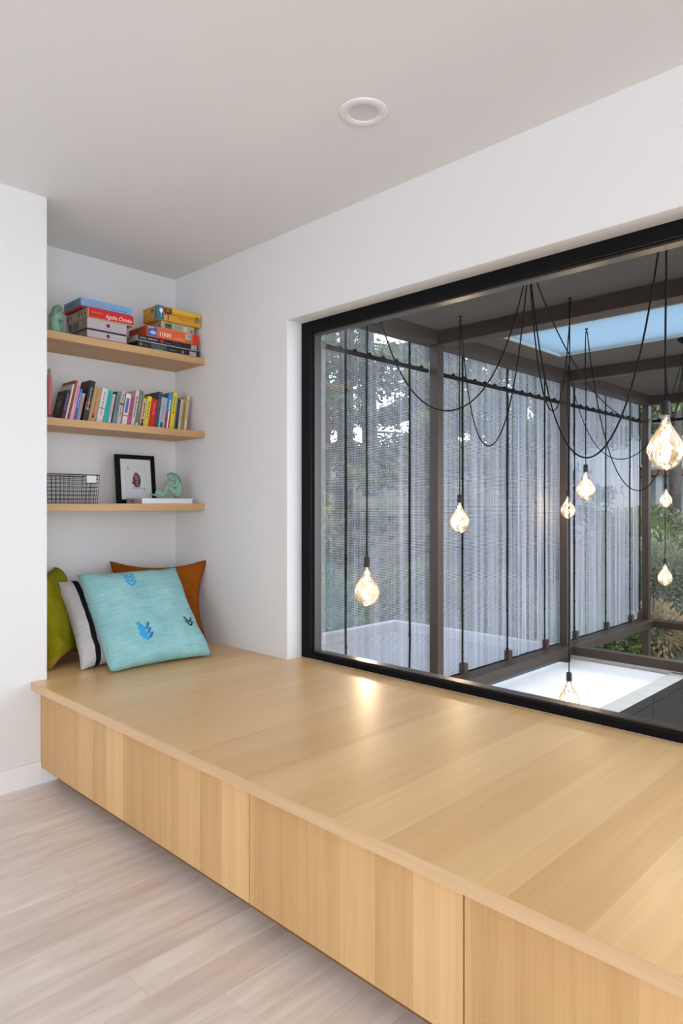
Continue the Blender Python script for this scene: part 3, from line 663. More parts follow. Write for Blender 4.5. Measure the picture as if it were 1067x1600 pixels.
for u0, u1, zz0, zz1 in ((-.146, -.134, .008, .018), (-.118, -.068, .006, .020), (-.05, -.03, .010, .014)):
    smb.quad((u0, -.004, zz0), (u1, -.004, zz0), (u1, -.004, zz1), (u0, -.004, zz1))
smb.build('spine_print', mat('print_spine_grey', srgb(118, 108, 110), .6), wbk)
mermaid((.205, -.135, z3+.0285), math.radians(-25), 'green mermaid figurine seated on the white book by the framed card', 1.0)
mermaid((.21, -.765, SZ[0]+.0006), math.radians(-140), 'green mermaid figurine on the top shelf left of the box stack', 1.06)
# pink candles at the left end of the book shelf
cp = empty('candle_pair', (.20, -.797, SZ[1]), label='pair of tall pink taper candles in a dark base beside the books', cat='candle')
M_pink = mat('salmon_wax', srgb(192, 100, 100), .5)
for dy, hh in ((.0, .205), (-.024, .20)):
    pr_ = [(0, .0), (.0088, .0), (.0100, hh*.3), (.0102, hh*.7), (.0096, hh*.9)]
    MB().lathe([(.0088, .022), (.0104, .07), (.0108, .15), (.0098, hh-.01), (.0086, hh)], cx=dy*.3, cy=dy, seg=16).build('candle', M_pink, cp)
    MB().lathe([(.0087, hh), (.0070, hh+.016), (.0074, hh+.030), (0, hh+.030)], cx=dy*.3, cy=dy, seg=16).build('candle_tip', mat('grey_wax', srgb(150, 140, 134), .6), cp)
    MB().tube([(dy*.3, dy, hh+.029), (dy*.3, dy+.002, hh+.038)], .0012, 6).build('wick', mat('wick', srgb(70, 60, 56), .8), cp)
bx('base', (-.03, -.042, 0), (.018, .014, .0225), mat('dark_red_wood', srgb(84, 34, 22), .5), cp, .002)

# ------------------------------------------------------------------ cushions
def cloth(name, c1, c2, scale, stripes=None, bump=.35):
    m = bpy.data.materials.new(name); m.use_nodes = True; nt = m.node_tree; N = nt.nodes; L = nt.links; b = N['Principled BSDF']
    b.inputs['Roughness'].default_value = .95; b.inputs['Specular IOR Level'].default_value = .15
    tc = N.new('ShaderNodeTexCoord')
    n1 = N.new('ShaderNodeTexNoise'); n1.inputs['Scale'].default_value = scale; n1.inputs['Detail'].default_value = 6; L.new(tc.outputs['UV'], n1.inputs[0])
    n2 = N.new('ShaderNodeTexNoise'); n2.inputs['Scale'].default_value = scale*16; n2.inputs['Detail'].default_value = 2; L.new(tc.outputs['UV'], n2.inputs[0])
    mp = N.new('ShaderNodeMapping'); mp.inputs['Scale'].default_value = (3, 40, 1); L.new(tc.outputs['UV'], mp.inputs[0])
    n3 = N.new('ShaderNodeTexNoise'); n3.inputs['Scale'].default_value = 1; n3.inputs['Detail'].default_value = 3; L.new(mp.outputs[0], n3.inputs[0])
    q = N.new('ShaderNodeMix'); q.data_type = 'FLOAT'; q.inputs[0].default_value = .5; L.new(n1.outputs[0], q.inputs[2]); L.new(n2.outputs[0], q.inputs[3])
    q2 = N.new('ShaderNodeMix'); q2.data_type = 'FLOAT'; q2.inputs[0].default_value = .25; L.new(q.outputs[0], q2.inputs[2]); L.new(n3.outputs[0], q2.inputs[3])
    rp = N.new('ShaderNodeValToRGB'); rp.color_ramp.elements[0].position = .35; rp.color_ramp.elements[1].position = .65
    rp.color_ramp.elements[0].color = (*c1, 1); rp.color_ramp.elements[1].color = (*c2, 1); L.new(q2.outputs[0], rp.inputs[0])
    colr = rp.outputs[0]
    if stripes:
        sp = N.new('ShaderNodeSeparateXYZ'); L.new(tc.outputs['UV'], sp.inputs[0])
        for (u0, u1, c, axis) in stripes:
            g = N.new('ShaderNodeMath'); g.operation = 'GREATER_THAN'; g.inputs[1].default_value = u0; L.new(sp.outputs[axis], g.inputs[0])
            l = N.new('ShaderNodeMath'); l.operation = 'LESS_THAN'; l.inputs[1].default_value = u1; L.new(sp.outputs[axis], l.inputs[0])
            k = N.new('ShaderNodeMath'); k.operation = 'MULTIPLY'; L.new(g.outputs[0], k.inputs[0]); L.new(l.outputs[0], k.inputs[1])
            mx = N.new('ShaderNodeMix'); mx.data_type = 'RGBA'; L.new(k.outputs[0], mx.inputs[0]); L.new(colr, mx.inputs[6]); mx.inputs[7].default_value = (*c, 1); colr = mx.outputs[2]
    L.new(colr, b.inputs['Base Color'])
    bp = N.new('ShaderNodeBump'); bp.inputs['Strength'].default_value = bump; bp.inputs['Distance'].default_value = .003; L.new(n2.outputs[0], bp.inputs['Height']); L.new(bp.outputs[0], b.inputs['Normal'])
    return m
def cushion_point(u, v, w, h, T, side, seed, pinch, slump):
    """u, v in -1..1; square with pulled-in sides, ear-like corners, plump middle and soft creases"""
    X = u*w/2*(1-pinch*(1-v*v)*abs(u)**3); Y = v*h/2*(1-pinch*(1-u*u)*abs(v)**3)
    e = max(0, (1-u**4))*max(0, (1-v**4)); th = T/2*e**.55
    nzv = mnoise.noise(Vector((u*1.7+seed, v*1.7, seed*2.1)))*.016+mnoise.noise(Vector((u*4+seed, v*4, side*3)))*.008+abs(mnoise.noise(Vector((u*2.6-seed, v*2.6+seed, side))))*.006
    corner = (abs(u)*abs(v))**2
    cre = .006*corner*math.sin(11*(u-v)+seed)
    Z = side*(th+max(0, e)**.3*nzv)+cre
    Z += slump*(v*v-.3)*.03
    tip = 1-.035*(abs(u)*abs(v))**10; X *= tip; Y *= tip
    return Vector((X, Y, Z))
def cushion(name, lab, m, origin, ux, vx, w, h, T, seed, pinch=.055, slump=0., n=34):
    """origin: centre of the lower edge on the bench; ux along the lower edge, vx up the face"""
    ux = Vector(ux).normalized(); vx = Vector(vx); vx = (vx-ux*vx.dot(ux)).normalized(); nx = ux.cross(vx)
    r = empty(name, origin, label=lab, cat='cushion')
    me_v, me_f, uvs = [], [], []
    idx = {}
    for s in (1, -1):
        for i in range(n+1):
            for j in range(n+1):
                u, v = -1+2*i/n, -1+2*j/n
                edge = i in (0, n) or j in (0, n)
                key = (i, j) if edge else (s, i, j)
                if key in idx: continue
                p = cushion_point(u, v, w, h, T, s, seed, pinch, slump); idx[key] = len(me_v)
                me_v.append(ux*p.x+vx*(p.y+h/2)+nx*p.z); uvs.append(((u+1)/2, (v+1)/2))
    g = lambda s, i, j: idx[(i, j)] if (i in (0, n) or j in (0, n)) else idx[(s, i, j)]
    for s in (1, -1):
        for i in range(n):
            for j in range(n):
                f = [g(s, i, j), g(s, i+1, j), g(s, i+1, j+1), g(s, i, j+1)]
                me_f.append(f if s > 0 else f[::-1])
    lo = min(p.z for p in me_v)+origin[2]      # rest the lowest point on the bench
    o = pydata('cover', me_v, me_f, m, r, True)
    uv = o.data.uv_layers.new(name='UVMap')
    for lp in o.data.loops: uv.data[lp.index].uv = uvs[lp.vertex_index]
    r.location.z += BT+.0008-lo
    return r, (ux, vx, nx, w, h, T, seed, pinch, slump)
def embroider(r, fr_, u, v, size, m, kind):
    ux, vx, nx, w, h, T, seed, pinch, slump = fr_
    b = MB(); b2 = MB()
    def stroke(p, q, wd, b=b):
        N_ = 5; d = (Vector(q)-Vector(p)); pe = Vector((-d.y, d.x)).normalized()*wd
        L_ = []
        for k in range(N_+1):
            c = Vector(p)+d*(k/N_)
            row = []
            for sgn in (-1, 1):
                c2 = c+pe*sgn; pp = cushion_point(c2.x, c2.y, w, h, T, 1, seed, pinch, slump)
                row.append(ux*pp.x+vx*(pp.y+h/2)+nx*(pp.z+.0022))
            L_.append(row)
        for a_, c_ in zip(L_, L_[1:]): b.quad(a_[0], c_[0], c_[1], a_[1])
    s = size
    for k in range(2 if kind == 'two' else 3):
        o_ = k*.56*s
        if kind == 'leaf':
            stroke((u-.75*s, v+1.0*s-o_), (u, v+.1*s-o_), .20*s)
            stroke((u+.12*s, v+.25*s-o_), (u+.62*s, v+1.0*s-o_*1.1), .12*s, b2)
        else:
            stroke((u-.72*s, v+.80*s-o_), (u-.03*s, v-o_), .11*s); stroke((u+.03*s, v-o_), (u+.62*s, v+.72*s-o_), .11*s)
    if kind == 'leaf': b2.build('embroidery', mat('deep_blue_yarn', srgb(24, 116, 170), .9), r, normals=False)
    return b.build('embroidery', m, r, normals=False)
M_aqua = cloth('aqua_wool', srgb(116, 172, 178), srgb(164, 206, 206), 5)
M_olive = cloth('olive_wool', srgb(110, 104, 8), srgb(148, 140, 24), 5, stripes=[(-.1, .10, srgb(156, 122, 40), 1)])
M_grey = cloth('pale_grey_wool', srgb(178, 174, 178), srgb(212, 208, 210), 6, stripes=[(.15, .205, (.008, .008, .01), 0)])
M_rust = cloth('rust_wool', srgb(124, 62, 10), srgb(166, 92, 24), 5)
aq, afr = cushion('cushion', 'aqua wool cushion with blue embroidered chevrons, front of the group', M_aqua, (.648, -.462, BT), (.045, 1, 0), (-.36, -.015, .40), .525, .54, .145, 2.3, .075, .4)
embroider(aq, afr, -.16, .70, .165, mat('sky_blue_yarn', srgb(46, 158, 214), .9), 'three')
embroider(aq, afr, -.23, -.44, .17, mat('sky_blue_yarn', srgb(46, 158, 214), .9), 'leaf')
embroider(aq, afr, .68, -.36, .14, mat('navy_yarn', srgb(18, 26, 52), .9), 'two')
cushion('cushion', 'pale grey cushion with a black edge stripe, behind the aqua cushion', M_grey, (.50, -.56, BT), (.045, 1, 0), (-.36, -.02, .42), .445, .492, .13, 5.1, .13, .3)
cushion('cushion', 'olive green wool cushion at the left end, half hidden by the wall', M_olive, (.275, -.728, BT), (-.62, .78, 0), (-.16, -.10, .42), .40, .475, .17, 8.7, .22, .3)
cushion('cushion', 'rust brown wool cushion in the niche corner by the window wall', M_rust, (.25, -.255, BT), (.55, .835, 0), (-.10, .03, .42), .52, .46, .14, 3.6, .21, .3)

# ------------------------------------------------------------------ porch: steel frame, roof, screens
pf = empty('porch_frame', (0, 2.5, -.36), label='brown steel porch frame of posts and beams outside the window', cat='steel frame')
XR = 2.80
PY = [.30, 2.50, 4.80, 7.10]; ZT, ZB = 2.47, -.335
def pbox(nm, a, b, m=M_steel): return bx(nm, (a[0], a[1]-2.5, a[2]+.36), (b[0], b[1]-2.5, b[2]+.36), m, pf, .003)
for y in PY: pbox('post', (-.05, y-.042, -.9), (.034, y+.042, 2.6))
for y in PY: pbox('post', (XR-.05, y-.055, -.9), (XR+.06, y+.055, 2.6))
pbox('roof_beam', (-.06, .25, ZT), (.06, 7.16, 2.6)); pbox('roof_beam', (XR-.05, .25, ZT), (XR+.06, 7.16, 2.6))
for y in PY: pbox('roof_beam', (.06, y-.07, ZT), (XR-.05, y+.07, 2.6))
pbox('floor_beam', (-.06, .25, ZB-.09), (.10, 7.16, ZB))
for y in PY[2:]: pbox('floor_beam', (.10, y-.055, ZB-.09), (XR-.05, y+.055, ZB))
rf = empty('porch_roof', (2.3, 3.7, 2.58), label='grey panelled porch roof with a long skylight', cat='roof')
def rbox(nm, a, b, m): return bx(nm, (a[0]-2.3, a[1]-3.7, a[2]-2.58), (b[0]-2.3, b[1]-3.7, b[2]-2.58), m, rf)
SX0, SX1, SY0, SY1 = .32, 2.5, 3.0, 4.02
bays = [(.22, 1.31), (1.316, 2.43), (4.87, 5.94), (5.946, 7.03), (2.57, SY0), (SY1, 4.73)]
for (a, b) in bays: rbox('ceiling_panel', (.062, a, 2.585), (XR-.052, b, 2.615), M_roof)
rbox('ceiling_panel', (.062, SY0, 2.585), (SX0, SY1, 2.615), M_roof); rbox('ceiling_panel', (SX1, SY0, 2.585), (XR-.052, SY1, 2.615), M_roof)
rbox('roof_deck', (-.3, .22, 2.70), (XR+.3, SY0, 2.76), M_roof); rbox('roof_deck', (-.3, SY1, 2.70), (XR+.3, 7.5, 2.76), M_roof); rbox('roof_deck', (-.3, SY0, 2.70), (SX0, SY1, 2.76), M_roof); rbox('roof_deck', (SX1, SY0, 2.70), (XR+.3, SY1, 2.76), M_roof)
sg = MB()
for a, b in (((SX0, SY0), (SX1, SY0+.02)), ((SX0, SY1-.02), (SX1, SY1)), ((SX0, SY0+.02), (SX0+.02, SY1-.02)), ((SX1-.02, SY0+.02), (SX1, SY1-.02))):
    sg.box((a[0]-2.3, a[1]-3.7, 0), (b[0]-2.3, b[1]-3.7, .19))
sg.build('skylight_frame', mat('skylight_curb', (.40, .47, .47), .5), rf)
MB().quad((SX0+.02-2.3, SY0+.02-3.7, .022), (SX1-.02-2.3, SY0+.02-3.7, .022), (SX1-.02-2.3, SY1-.02-3.7, .022), (SX0+.02-2.3, SY1-.02-3.7, .022)).build('skylight_glass', M_sky_glass, rf)

def screen(name, lab, p0, p1, z0, z1, amp, seed, rot_seam=True):
    """one hung sheet of mesh from p0 to p1 (plan points): rippled fabric, seam cord, weighted hem, foot bracket"""
    p0, p1 = Vector((*p0, 0)), Vector((*p1, 0)); d = p1-p0; L_ = d.length; d.normalize(); nrm = Vector((d.y, -d.x, 0))
    r = empty(name, (p0.x, p0.y, z0), label=lab, cat='screen', group='mesh screens hung round the porch')
    nu, nv = 40, 10; v, f, uv = [], [], []
    q = random.Random(seed); ph = [q.uniform(0, 6.28) for _ in range(4)]; fr4 = [q.uniform(7, 13), q.uniform(18, 26), q.uniform(34, 50), q.uniform(60, 80)]
    for i in range(nu+1):
        for j in range(nv+1):
            s = L_*i/nu; z = (z1-z0)*j/nv
            k = sum(math.sin(fr4[t]*s*2+ph[t]+.25*z)/(t+1.3) for t in range(4))*amp*(1-.25*j/nv)
            p = d*s+nrm*k+Vector((0, 0, z)); v.append(p); uv.append((s+seed*.37, z))
    for i in range(nu):
        for j in range(nv): f.append([i*(nv+1)+j, (i+1)*(nv+1)+j, (i+1)*(nv+1)+j+1, i*(nv+1)+j+1])
    o = pydata('fabric', v, f, M_screen, r, True); ul = o.data.uv_layers.new(name='UVMap')
    for lp in o.data.loops: ul.data[lp.index].uv = uv[lp.vertex_index]
    c = MB(); pts = []
    for j in range(15):
        z = (z1-z0)*j/14; pts.append(d*L_+nrm*(.012)+d*q.uniform(-.004, .004)+Vector((0, 0, z)))
    c.tube(pts, .0085, 6); c.build('seam_cord', M_seam, r)
    kn = MB()
    for j in range(9): kn.ball(tuple(d*L_+nrm*.012+Vector((0, 0, (z1-z0)*(j+.5)/9+q.uniform(-.06, .06)))), (.013, .013, .018), 1)
    kn.build('seam_knots', M_seam, r)
    h0 = nrm*.004; hb = MB(); hb.tube([h0+Vector((0, 0, .0)), d*L_+h0], .016, 6); hb.build('weighted_hem', M_seam, r)
    br = MB(); e = d*L_+nrm*.02
    br.box((e.x-.03, e.y-.03, -.035), (e.x+.03, e.y+.03, .10)); br.box((min(e.x, e.x+nrm.x*.08)-.012, min(e.y, e.y+nrm.y*.08)-.04, -.04), (max(e.x, e.x+nrm.x*.08)+.012, max(e.y, e.y+nrm.y*.08)+.04, -.02)); br.build('foot_bracket', M_steel, r)
    return r
SXP = -.085
seams = [.26, .74, 1.48, 2.225, 2.975, 3.73, 4.475, 5.16, 5.985, 6.72, 7.05]
sl = ['mesh screen hidden behind the left side of the window frame', 'mesh screen at the left edge of the window, trees behind', 'mesh screen behind the leftmost hanging bulb', 'mesh screen panel around the nearest brown post',
      'mesh screen behind the second hanging bulb from left', 'mesh screen just left of the second brown post', 'pleated mesh screen directly left of the second brown post', 'narrow mesh screen right of the second brown post',
      'mesh screen between two seam cords in the far bay', 'mesh screen next to the far corner post', 'sliver of mesh screen against the far corner post']
for i in range(len(seams)-1):
    screen('mesh_screen', sl[i], (SXP, seams[i]+.002), (SXP, seams[i+1]-.002), ZB-.01, 2.50, .0035 if i < 5 else .009, i+1)
bl = ['back mesh screen at the far right, shrubs behind', 'back mesh screen right of the first back panel', 'last back mesh screen toward the far right post']
bxs = [.06, .97, 1.87, XR-.07]
for i in range(3):
    screen('mesh_screen', bl[i], (bxs[i]+.002, 7.17), (bxs[i+1]-.002, 7.17), ZB-.01, 2.50, .004, 40+i)
def rod(lab, a, b):
    o = MB().tube([a, b], .018, 8); a, b = Vector(a), Vector(b); n = int((b-a).length/.17)
    for k in range(n+1):
        p = a.lerp(b, (k+.5)/(n+1)); o.ball(tuple(p+Vector((0, 0, .012))), (.022, .022, .026), 1)
    tag(o.build('hanging_rod', M_seam), lab, 'rod', 'rods that carry the mesh screens')
rod('dark rod with ties across the screens of the nearest bay', (-.06, .36, 2.285), (-.06, 2.44, 2.275))
rod('dark rod with ties across the screens of the middle bay', (-.06, 2.56, 2.27), (-.06, 4.74, 2.265))
rod('dark rod with ties across the screens of the far bay', (-.06, 4.86, 2.265), (-.06, 7.04, 2.26))
rod('dark rod across the back screens', (.06, 7.13, 2.26), (XR-.1, 7.13, 2.26))

# ------------------------------------------------------------------ flat roof deck, its kerbs and the dark side wall
M_slab = mat('white_roof_membrane', (.93, .93, .95), .8, var=.05, bscale=2.2)
M_conc = mat('pale_concrete', (.52, .49, .46), .8, var=.10, bscale=7)
M_memb = mat('grey_roof_membrane', (.125, .13, .145), .85, var=.08, bscale=2)
M_dark = mat('dark_siding', (.030, .025, .023), .8, var=.08, bscale=20, spec=.15)
struct(tag(bx('roof_deck_floor', (-.05, .24, -.75), (1.10, 4.98, -.52), M_slab), 'white membrane deck below the porch', 'deck'))
struct(tag(bx('outer_roof_deck', (-2.45, .24, -.75), (-.06, 4.9, -.50), M_memb), 'grey flat roof beyond the mesh screens', 'deck'))
kb = MB(); kb.box((-2.45, 4.9, -.75), (-.05, 5.0, -.39)); kb.box((-2.55, .24, -.75), (-2.45, 5.0, -.39))
tag(kb.build('roof_parapet', mat('grey_parapet', (.30, .30, .31), .85, var=.08, bscale=7)), 'low pale parapet along the edge of the outer flat roof', 'parapet')
tag(bx('roof_kerb', (1.08, .24, -.75), (1.235, 5.02, -.45), M_conc, None, .004), 'pale concrete kerb along the right side of the white deck', 'kerb')
tag(bx('deck_end_kerb', (-.05, 4.99, -.75), (1.08, 5.06, -.47), M_conc, None, .003), 'low kerb closing the far end of the white deck', 'kerb')
dw = empty('side_wall', (1.235, 2.6, -2.6), label='dark panelled wall dropping below the concrete kerb', cat='wall')
yy = [.24, 2.05, 3.84, 5.02]
for a, b in zip(yy, yy[1:]): bx('wall_panel', (0, a-2.6+.006, 0), (.02, b-2.6-.006, 2.148), M_dark, dw, .002)
bx('wall_core', (-.15, .24-2.6, 0), (-.001, 5.02-2.6, 1.85), M_seam, dw)
bx('wall_cap', (.0, .24-2.6, 2.06), (.03, 5.02-2.6, 2.085), M_dark, dw)
struct(tag(bx('courtyard_floor', (1.24, .24, -2.8), (6, 5.0, -2.6), mat('dark_paving', (.10, .095, .09), .8, var=.1, bscale=5)), 'dark paved floor of the lower court', 'paving'))
struct(bx('house_base_wall', (-.2, 0, -2.6), (7.2, .215, -.0005), M_dark))

# ------------------------------------------------------------------ pendants
def catenary(a, b, sag, n=40, k=2.3):
    a, b = Vector(a), Vector(b); P = []
    for i in range(n+1):
        t = i/n; p = a.lerp(b, t); p.z -= sag*(1-(math.cosh(k*(2*t-1))-1)/(math.cosh(k)-1)); P.append(p)
    return P
CAN = [(1.46, 1.38), (1.43, 4.09)]
ZC = 2.583
for (x_, y_), l in zip(CAN, ['black ceiling canopy where the near group of cords starts', 'black ceiling canopy by the skylight where the far cords start']):
    c = empty('cord_canopy', (x_, y_, 2.585), label=l, cat='canopy')
    MB().lathe([(0, -.03), (.055, -.03), (.06, -.025), (.06, 0), (0, 0)], seg=28).build('canopy_plate', M_cord, c)
    g = MB()
    for k in range(5): a = 2*PI*k/5; g.lathe([(0, -.045), (.007, -.045), (.007, -.028), (0, -.028)], cx=.035*math.cos(a), cy=.035*math.sin(a), seg=8)
    g.build('cord_grips', M_cord, c)
PEND = [  # x, y, z of bulb bottom, canopy, sag, label
 (.711, .843, .562, 0, .85, 'leftmost hanging bulb, low in front of the trees'),
 (.431, 2.194, .945, 0, 1.0, 'second hanging bulb from the left, right of the near post'),
 (.186, 4.466, 1.020, 1, .96, 'small hanging bulb against the second brown post'),
 (.955, 3.204, 1.195, 1, 1.27, 'hanging bulb right of the second brown post, at eye height'),
 (2.374, .870, 1.300, 0, 1.16, 'largest and nearest hanging bulb at the right edge'),
 (.373, 6.697, 1.131, 0, .6, 'farthest tiny hanging bulb directly below the largest bulb'),
 (.781, 5.489, .302, 1, .5, 'small low hanging bulb at the right in front of shrubs'),
 (1.233, 2.340, -.285, 0, .80, 'lowest hanging bulb half hidden by the window sill, over white deck'),
]
def dimple(p, r, a, z):
    k = max(0, math.sin(PI*min(1, max(0, (z-.002)/.125))))
    s = 1-.15*k*max(0, math.cos(3*a+z*22))**2-.05*k*max(0, math.cos(4*a-z*30+1))**2
    return Vector((p.x*s, p.y*s, p.z))
prof = [(0, 0), (.018, .002), (.036, .010), (.055, .027), (.069, .052), (.075, .078), (.073, .098), (.064, .122), (.050, .146), (.036, .168), (.025, .188), (.018, .206), (.0155, .222), (.0155, .236)]
gm = None
for i, (x_, y_, zb, ci, sag, lab) in enumerate(PEND):
    r = empty('pendant_bulb', (x_, y_, zb), label='glowing '+lab if not lab.startswith(('left', 'second', 'small', 'hanging', 'largest', 'farthest', 'lowest')) else lab, cat='pendant light', group='hanging bulbs in the porch')
    top = ZC-zb
    cx_, cy_ = CAN[ci][0]-x_, CAN[ci][1]-y_
    path = catenary((cx_, cy_, top-.04), (.012, .0, top-.03), sag)
    q = random.Random(i+5)
    drop = [(.010, 0, top-.022), (.004, 0, top-.020), (0, 0, top-.03)]
    nd = 16
    zs = .292
    for k in range(1, nd+1):
        f = k/nd; w_ = .004*math.sin(f*9+i)*(1-f)
        drop.append((w_, w_*.5, (top-.03)*(1-f)+zs*f))
    MB().tube(path+[Vector(p) for p in drop], .0042, 6).build('cord', M_cord, r)
    hk = MB().lathe([(0, 0), (.012, 0), (.012, .008), (0, .008)], cx=.006, cy=0, seg=12)
    for v_ in hk.bm.verts: v_.co.z += top-.008
    hk.tube([(.006, 0, top-.006), (.006, 0, top-.016), (.014, 0, top-.026), (.006, 0, top-.034), (-.003, 0, top-.026)], .003, 6); hk.build('ceiling_hook', M_cord, r)
    MB().lathe([(0, .294), (.008, .292), (.0185, .286), (.019, .234), (.017, .230), (0, .230)], seg=20).build('socket', M_socket, r)
    if gm is None:
        go = MB().lathe(prof, seg=40, fn=dimple).build('bulb_glass', M_bulb, r); gm = go.data
        fpts = []
        for k in range(70):
            t = k/69; a = t*2*PI*2.2; rr = .017*math.sin(PI*t)**.7+.003; fpts.append((rr*math.cos(a), rr*math.sin(a), .205-.165*t))
        fo = MB().tube(fpts, .0058, 6).build('filament', M_fil, go); fm = fo.data
        so = MB().tube([(0, 0, .232), (0, 0, .205)], [.008, .004], 8).build('stem', mat('filament_stem', (.7, .66, .58), .3), go); sm = so.data
    else:
        go = bpy.data.objects.new('bulb_glass', gm); C.objects.link(go); go.parent = r; go.rotation_euler.z = i*.9
        for nm, d_ in (('filament', fm), ('stem', sm)):
            o = bpy.data.objects.new(nm, d_); C.objects.link(o); o.parent = go
    Lp = bpy.data.lights.new('bulb_light', 'POINT'); Lp.energy = 9.; Lp.color = (1, .80, .56); Lp.shadow_soft_size = .03
    lo = bpy.data.objects.new('bulb_light', Lp); lo.location = (0, 0, .10); C.objects.link(lo); lo.parent = r

# ------------------------------------------------------------------ garden: hillside, trees, shrubs, neighbour house
def ground(x, y):
    base = -1.35
    r1 = max(0, -x-3.2)*.13+max(0, y-8.5)*.17
    return base+min(r1, 6)+.10*mnoise.noise(Vector((x*.5, y*.5, 0)))+.05*mnoise.noise(Vector((x*1.9, y*1.9, 3)))
nx_, ny_ = 90, 90; gv, gf = [], []
for i in range(nx_+1):
    for j in range(ny_+1):
        x_ = -34+42*(i/nx_); y_ = -6+50*(j/ny_)
        z_ = ground(x_, y_)
        if x_ > -2.6 and y_ < 5.2: z_ = min(z_, -2.9)
        gv.append((x_, y_, z_))
for i in range(nx_):
    for j in range(ny_): gf.append([i*(ny_+1)+j, (i+1)*(ny_+1)+j, (i+1)*(ny_+1)+j+1, i*(ny_+1)+j+1])
def mottled(name, cols, scale, rough=.95):
    m = bpy.data.materials.new(name); m.use_nodes = True; nt = m.node_tree; N = nt.nodes; L = nt.links; b = N['Principled BSDF']
    b.inputs['Roughness'].default_value = rough; b.inputs['Specular IOR Level'].default_value = .2
    tc = N.new('ShaderNodeTexCoord'); nz = N.new('ShaderNodeTexNoise'); nz.inputs['Scale'].default_value = scale; nz.inputs['Detail'].default_value = 8; nz.inputs['Roughness'].default_value = .7
    L.new(tc.outputs['Object'], nz.inputs[0]); rp = N.new('ShaderNodeValToRGB'); el = rp.color_ramp.elements
    el[0].position = .34; el[0].color = (*cols[0], 1); el[1].position = .66; el[1].color = (*cols[-1], 1)
    for k, c in enumerate(cols[1:-1]): e = el.new(.34+.32*(k+1)/(len(cols)-1)); e.color = (*c, 1)
    L.new(nz.outputs[0], rp.inputs[0]); L.new(rp.outputs[0], b.inputs['Base Color']); return m
g_ = pydata('ground_hillside', gv, gf, mottled('soil_and_litter', [(.05, .06, .03), (.13, .11, .09), (.09, .12, .045), (.19, .16, .12)], 2.4), None, True); g_['kind'] = 'structure'

def leafmat(name, c1, c2):
    m = bpy.data.materials.new(name); m.use_nodes = True; nt = m.node_tree; N = nt.nodes; L = nt.links; b = N['Principled BSDF']
    b.inputs['Roughness'].default_value = .6
    tc = N.new('ShaderNodeTexCoord'); nz = N.new('ShaderNodeTexNoise'); nz.inputs['Scale'].default_value = 3.; nz.inputs['Detail'].default_value = 6; L.new(tc.outputs['Object'], nz.inputs[0])
    rp = N.new('ShaderNodeValToRGB'); rp.color_ramp.elements[0].position = .35; rp.color_ramp.elements[1].position = .65
    rp.color_ramp.elements[0].color = (*c1, 1); rp.color_ramp.elements[1].color = (*c2, 1); L.new(nz.outputs[0], rp.inputs[0])
    L.new(rp.outputs[0], b.inputs['Base Color'])
    t = N.new('ShaderNodeBsdfTranslucent'); L.new(rp.outputs[0], t.inputs[0]); mx = N.new('ShaderNodeMixShader'); mx.inputs[0].default_value = .35
    L.new(b.outputs[0], mx.inputs[1]); L.new(t.outputs[0], mx.inputs[2]); L.new(mx.outputs[0], N['Material Output'].inputs[0]); return m
def leaves(name, pts, size, m, parent, seed, flat=0.):
    """pts: (n,3) leaf centres; each leaf a folded rhomb of two triangles"""
    rg = np.random.default_rng(seed); n = len(pts)
    d = rg.normal(size=(n, 3)); d[:, 2] *= (1-flat); d /= np.linalg.norm(d, axis=1)[:, None]
    e = rg.normal(size=(n, 3)); e -= d*(d*e).sum(1)[:, None]; e /= np.linalg.norm(e, axis=1)[:, None]
    s = size*rg.uniform(.6, 1.3, n)[:, None]
    v = np.empty((n, 4, 3)); v[:, 0] = pts-d*s; v[:, 1] = pts+e*s*.45; v[:, 2] = pts+d*s; v[:, 3] = pts-e*s*.45
    me = bpy.data.meshes.new(name); me.vertices.add(n*4); me.vertices.foreach_set('co', v.reshape(-1)); me.loops.add(n*4); me.polygons.add(n)
    me.loops.foreach_set('vertex_index', np.arange(n*4)); me.polygons.foreach_set('loop_start', np.arange(0, n*4, 4)); me.update(); me.validate()
    me.materials.append(m); o = bpy.data.objects.new(name, me); C.objects.link(o); o.parent = parent; o['kind'] = 'stuff'; return o
M_bark = mottled('conifer_bark', [(.05, .04, .035), (.12, .10, .085)], 9)
LM = [leafmat('dark_conifer', (.034, .060, .020), (.10, .16, .05)), leafmat('mid_green', (.07, .10, .025), (.20, .24, .08)), leafmat('olive_yellow', (.18, .19, .04), (.42, .40, .13)), leafmat('bright_green', (.05, .14, .03), (.18, .36, .09)), leafmat('dry_tan', (.20, .14, .07), (.40, .30, .17)), leafmat('grey_green', (.13, .14, .085), (.27, .27, .17))]
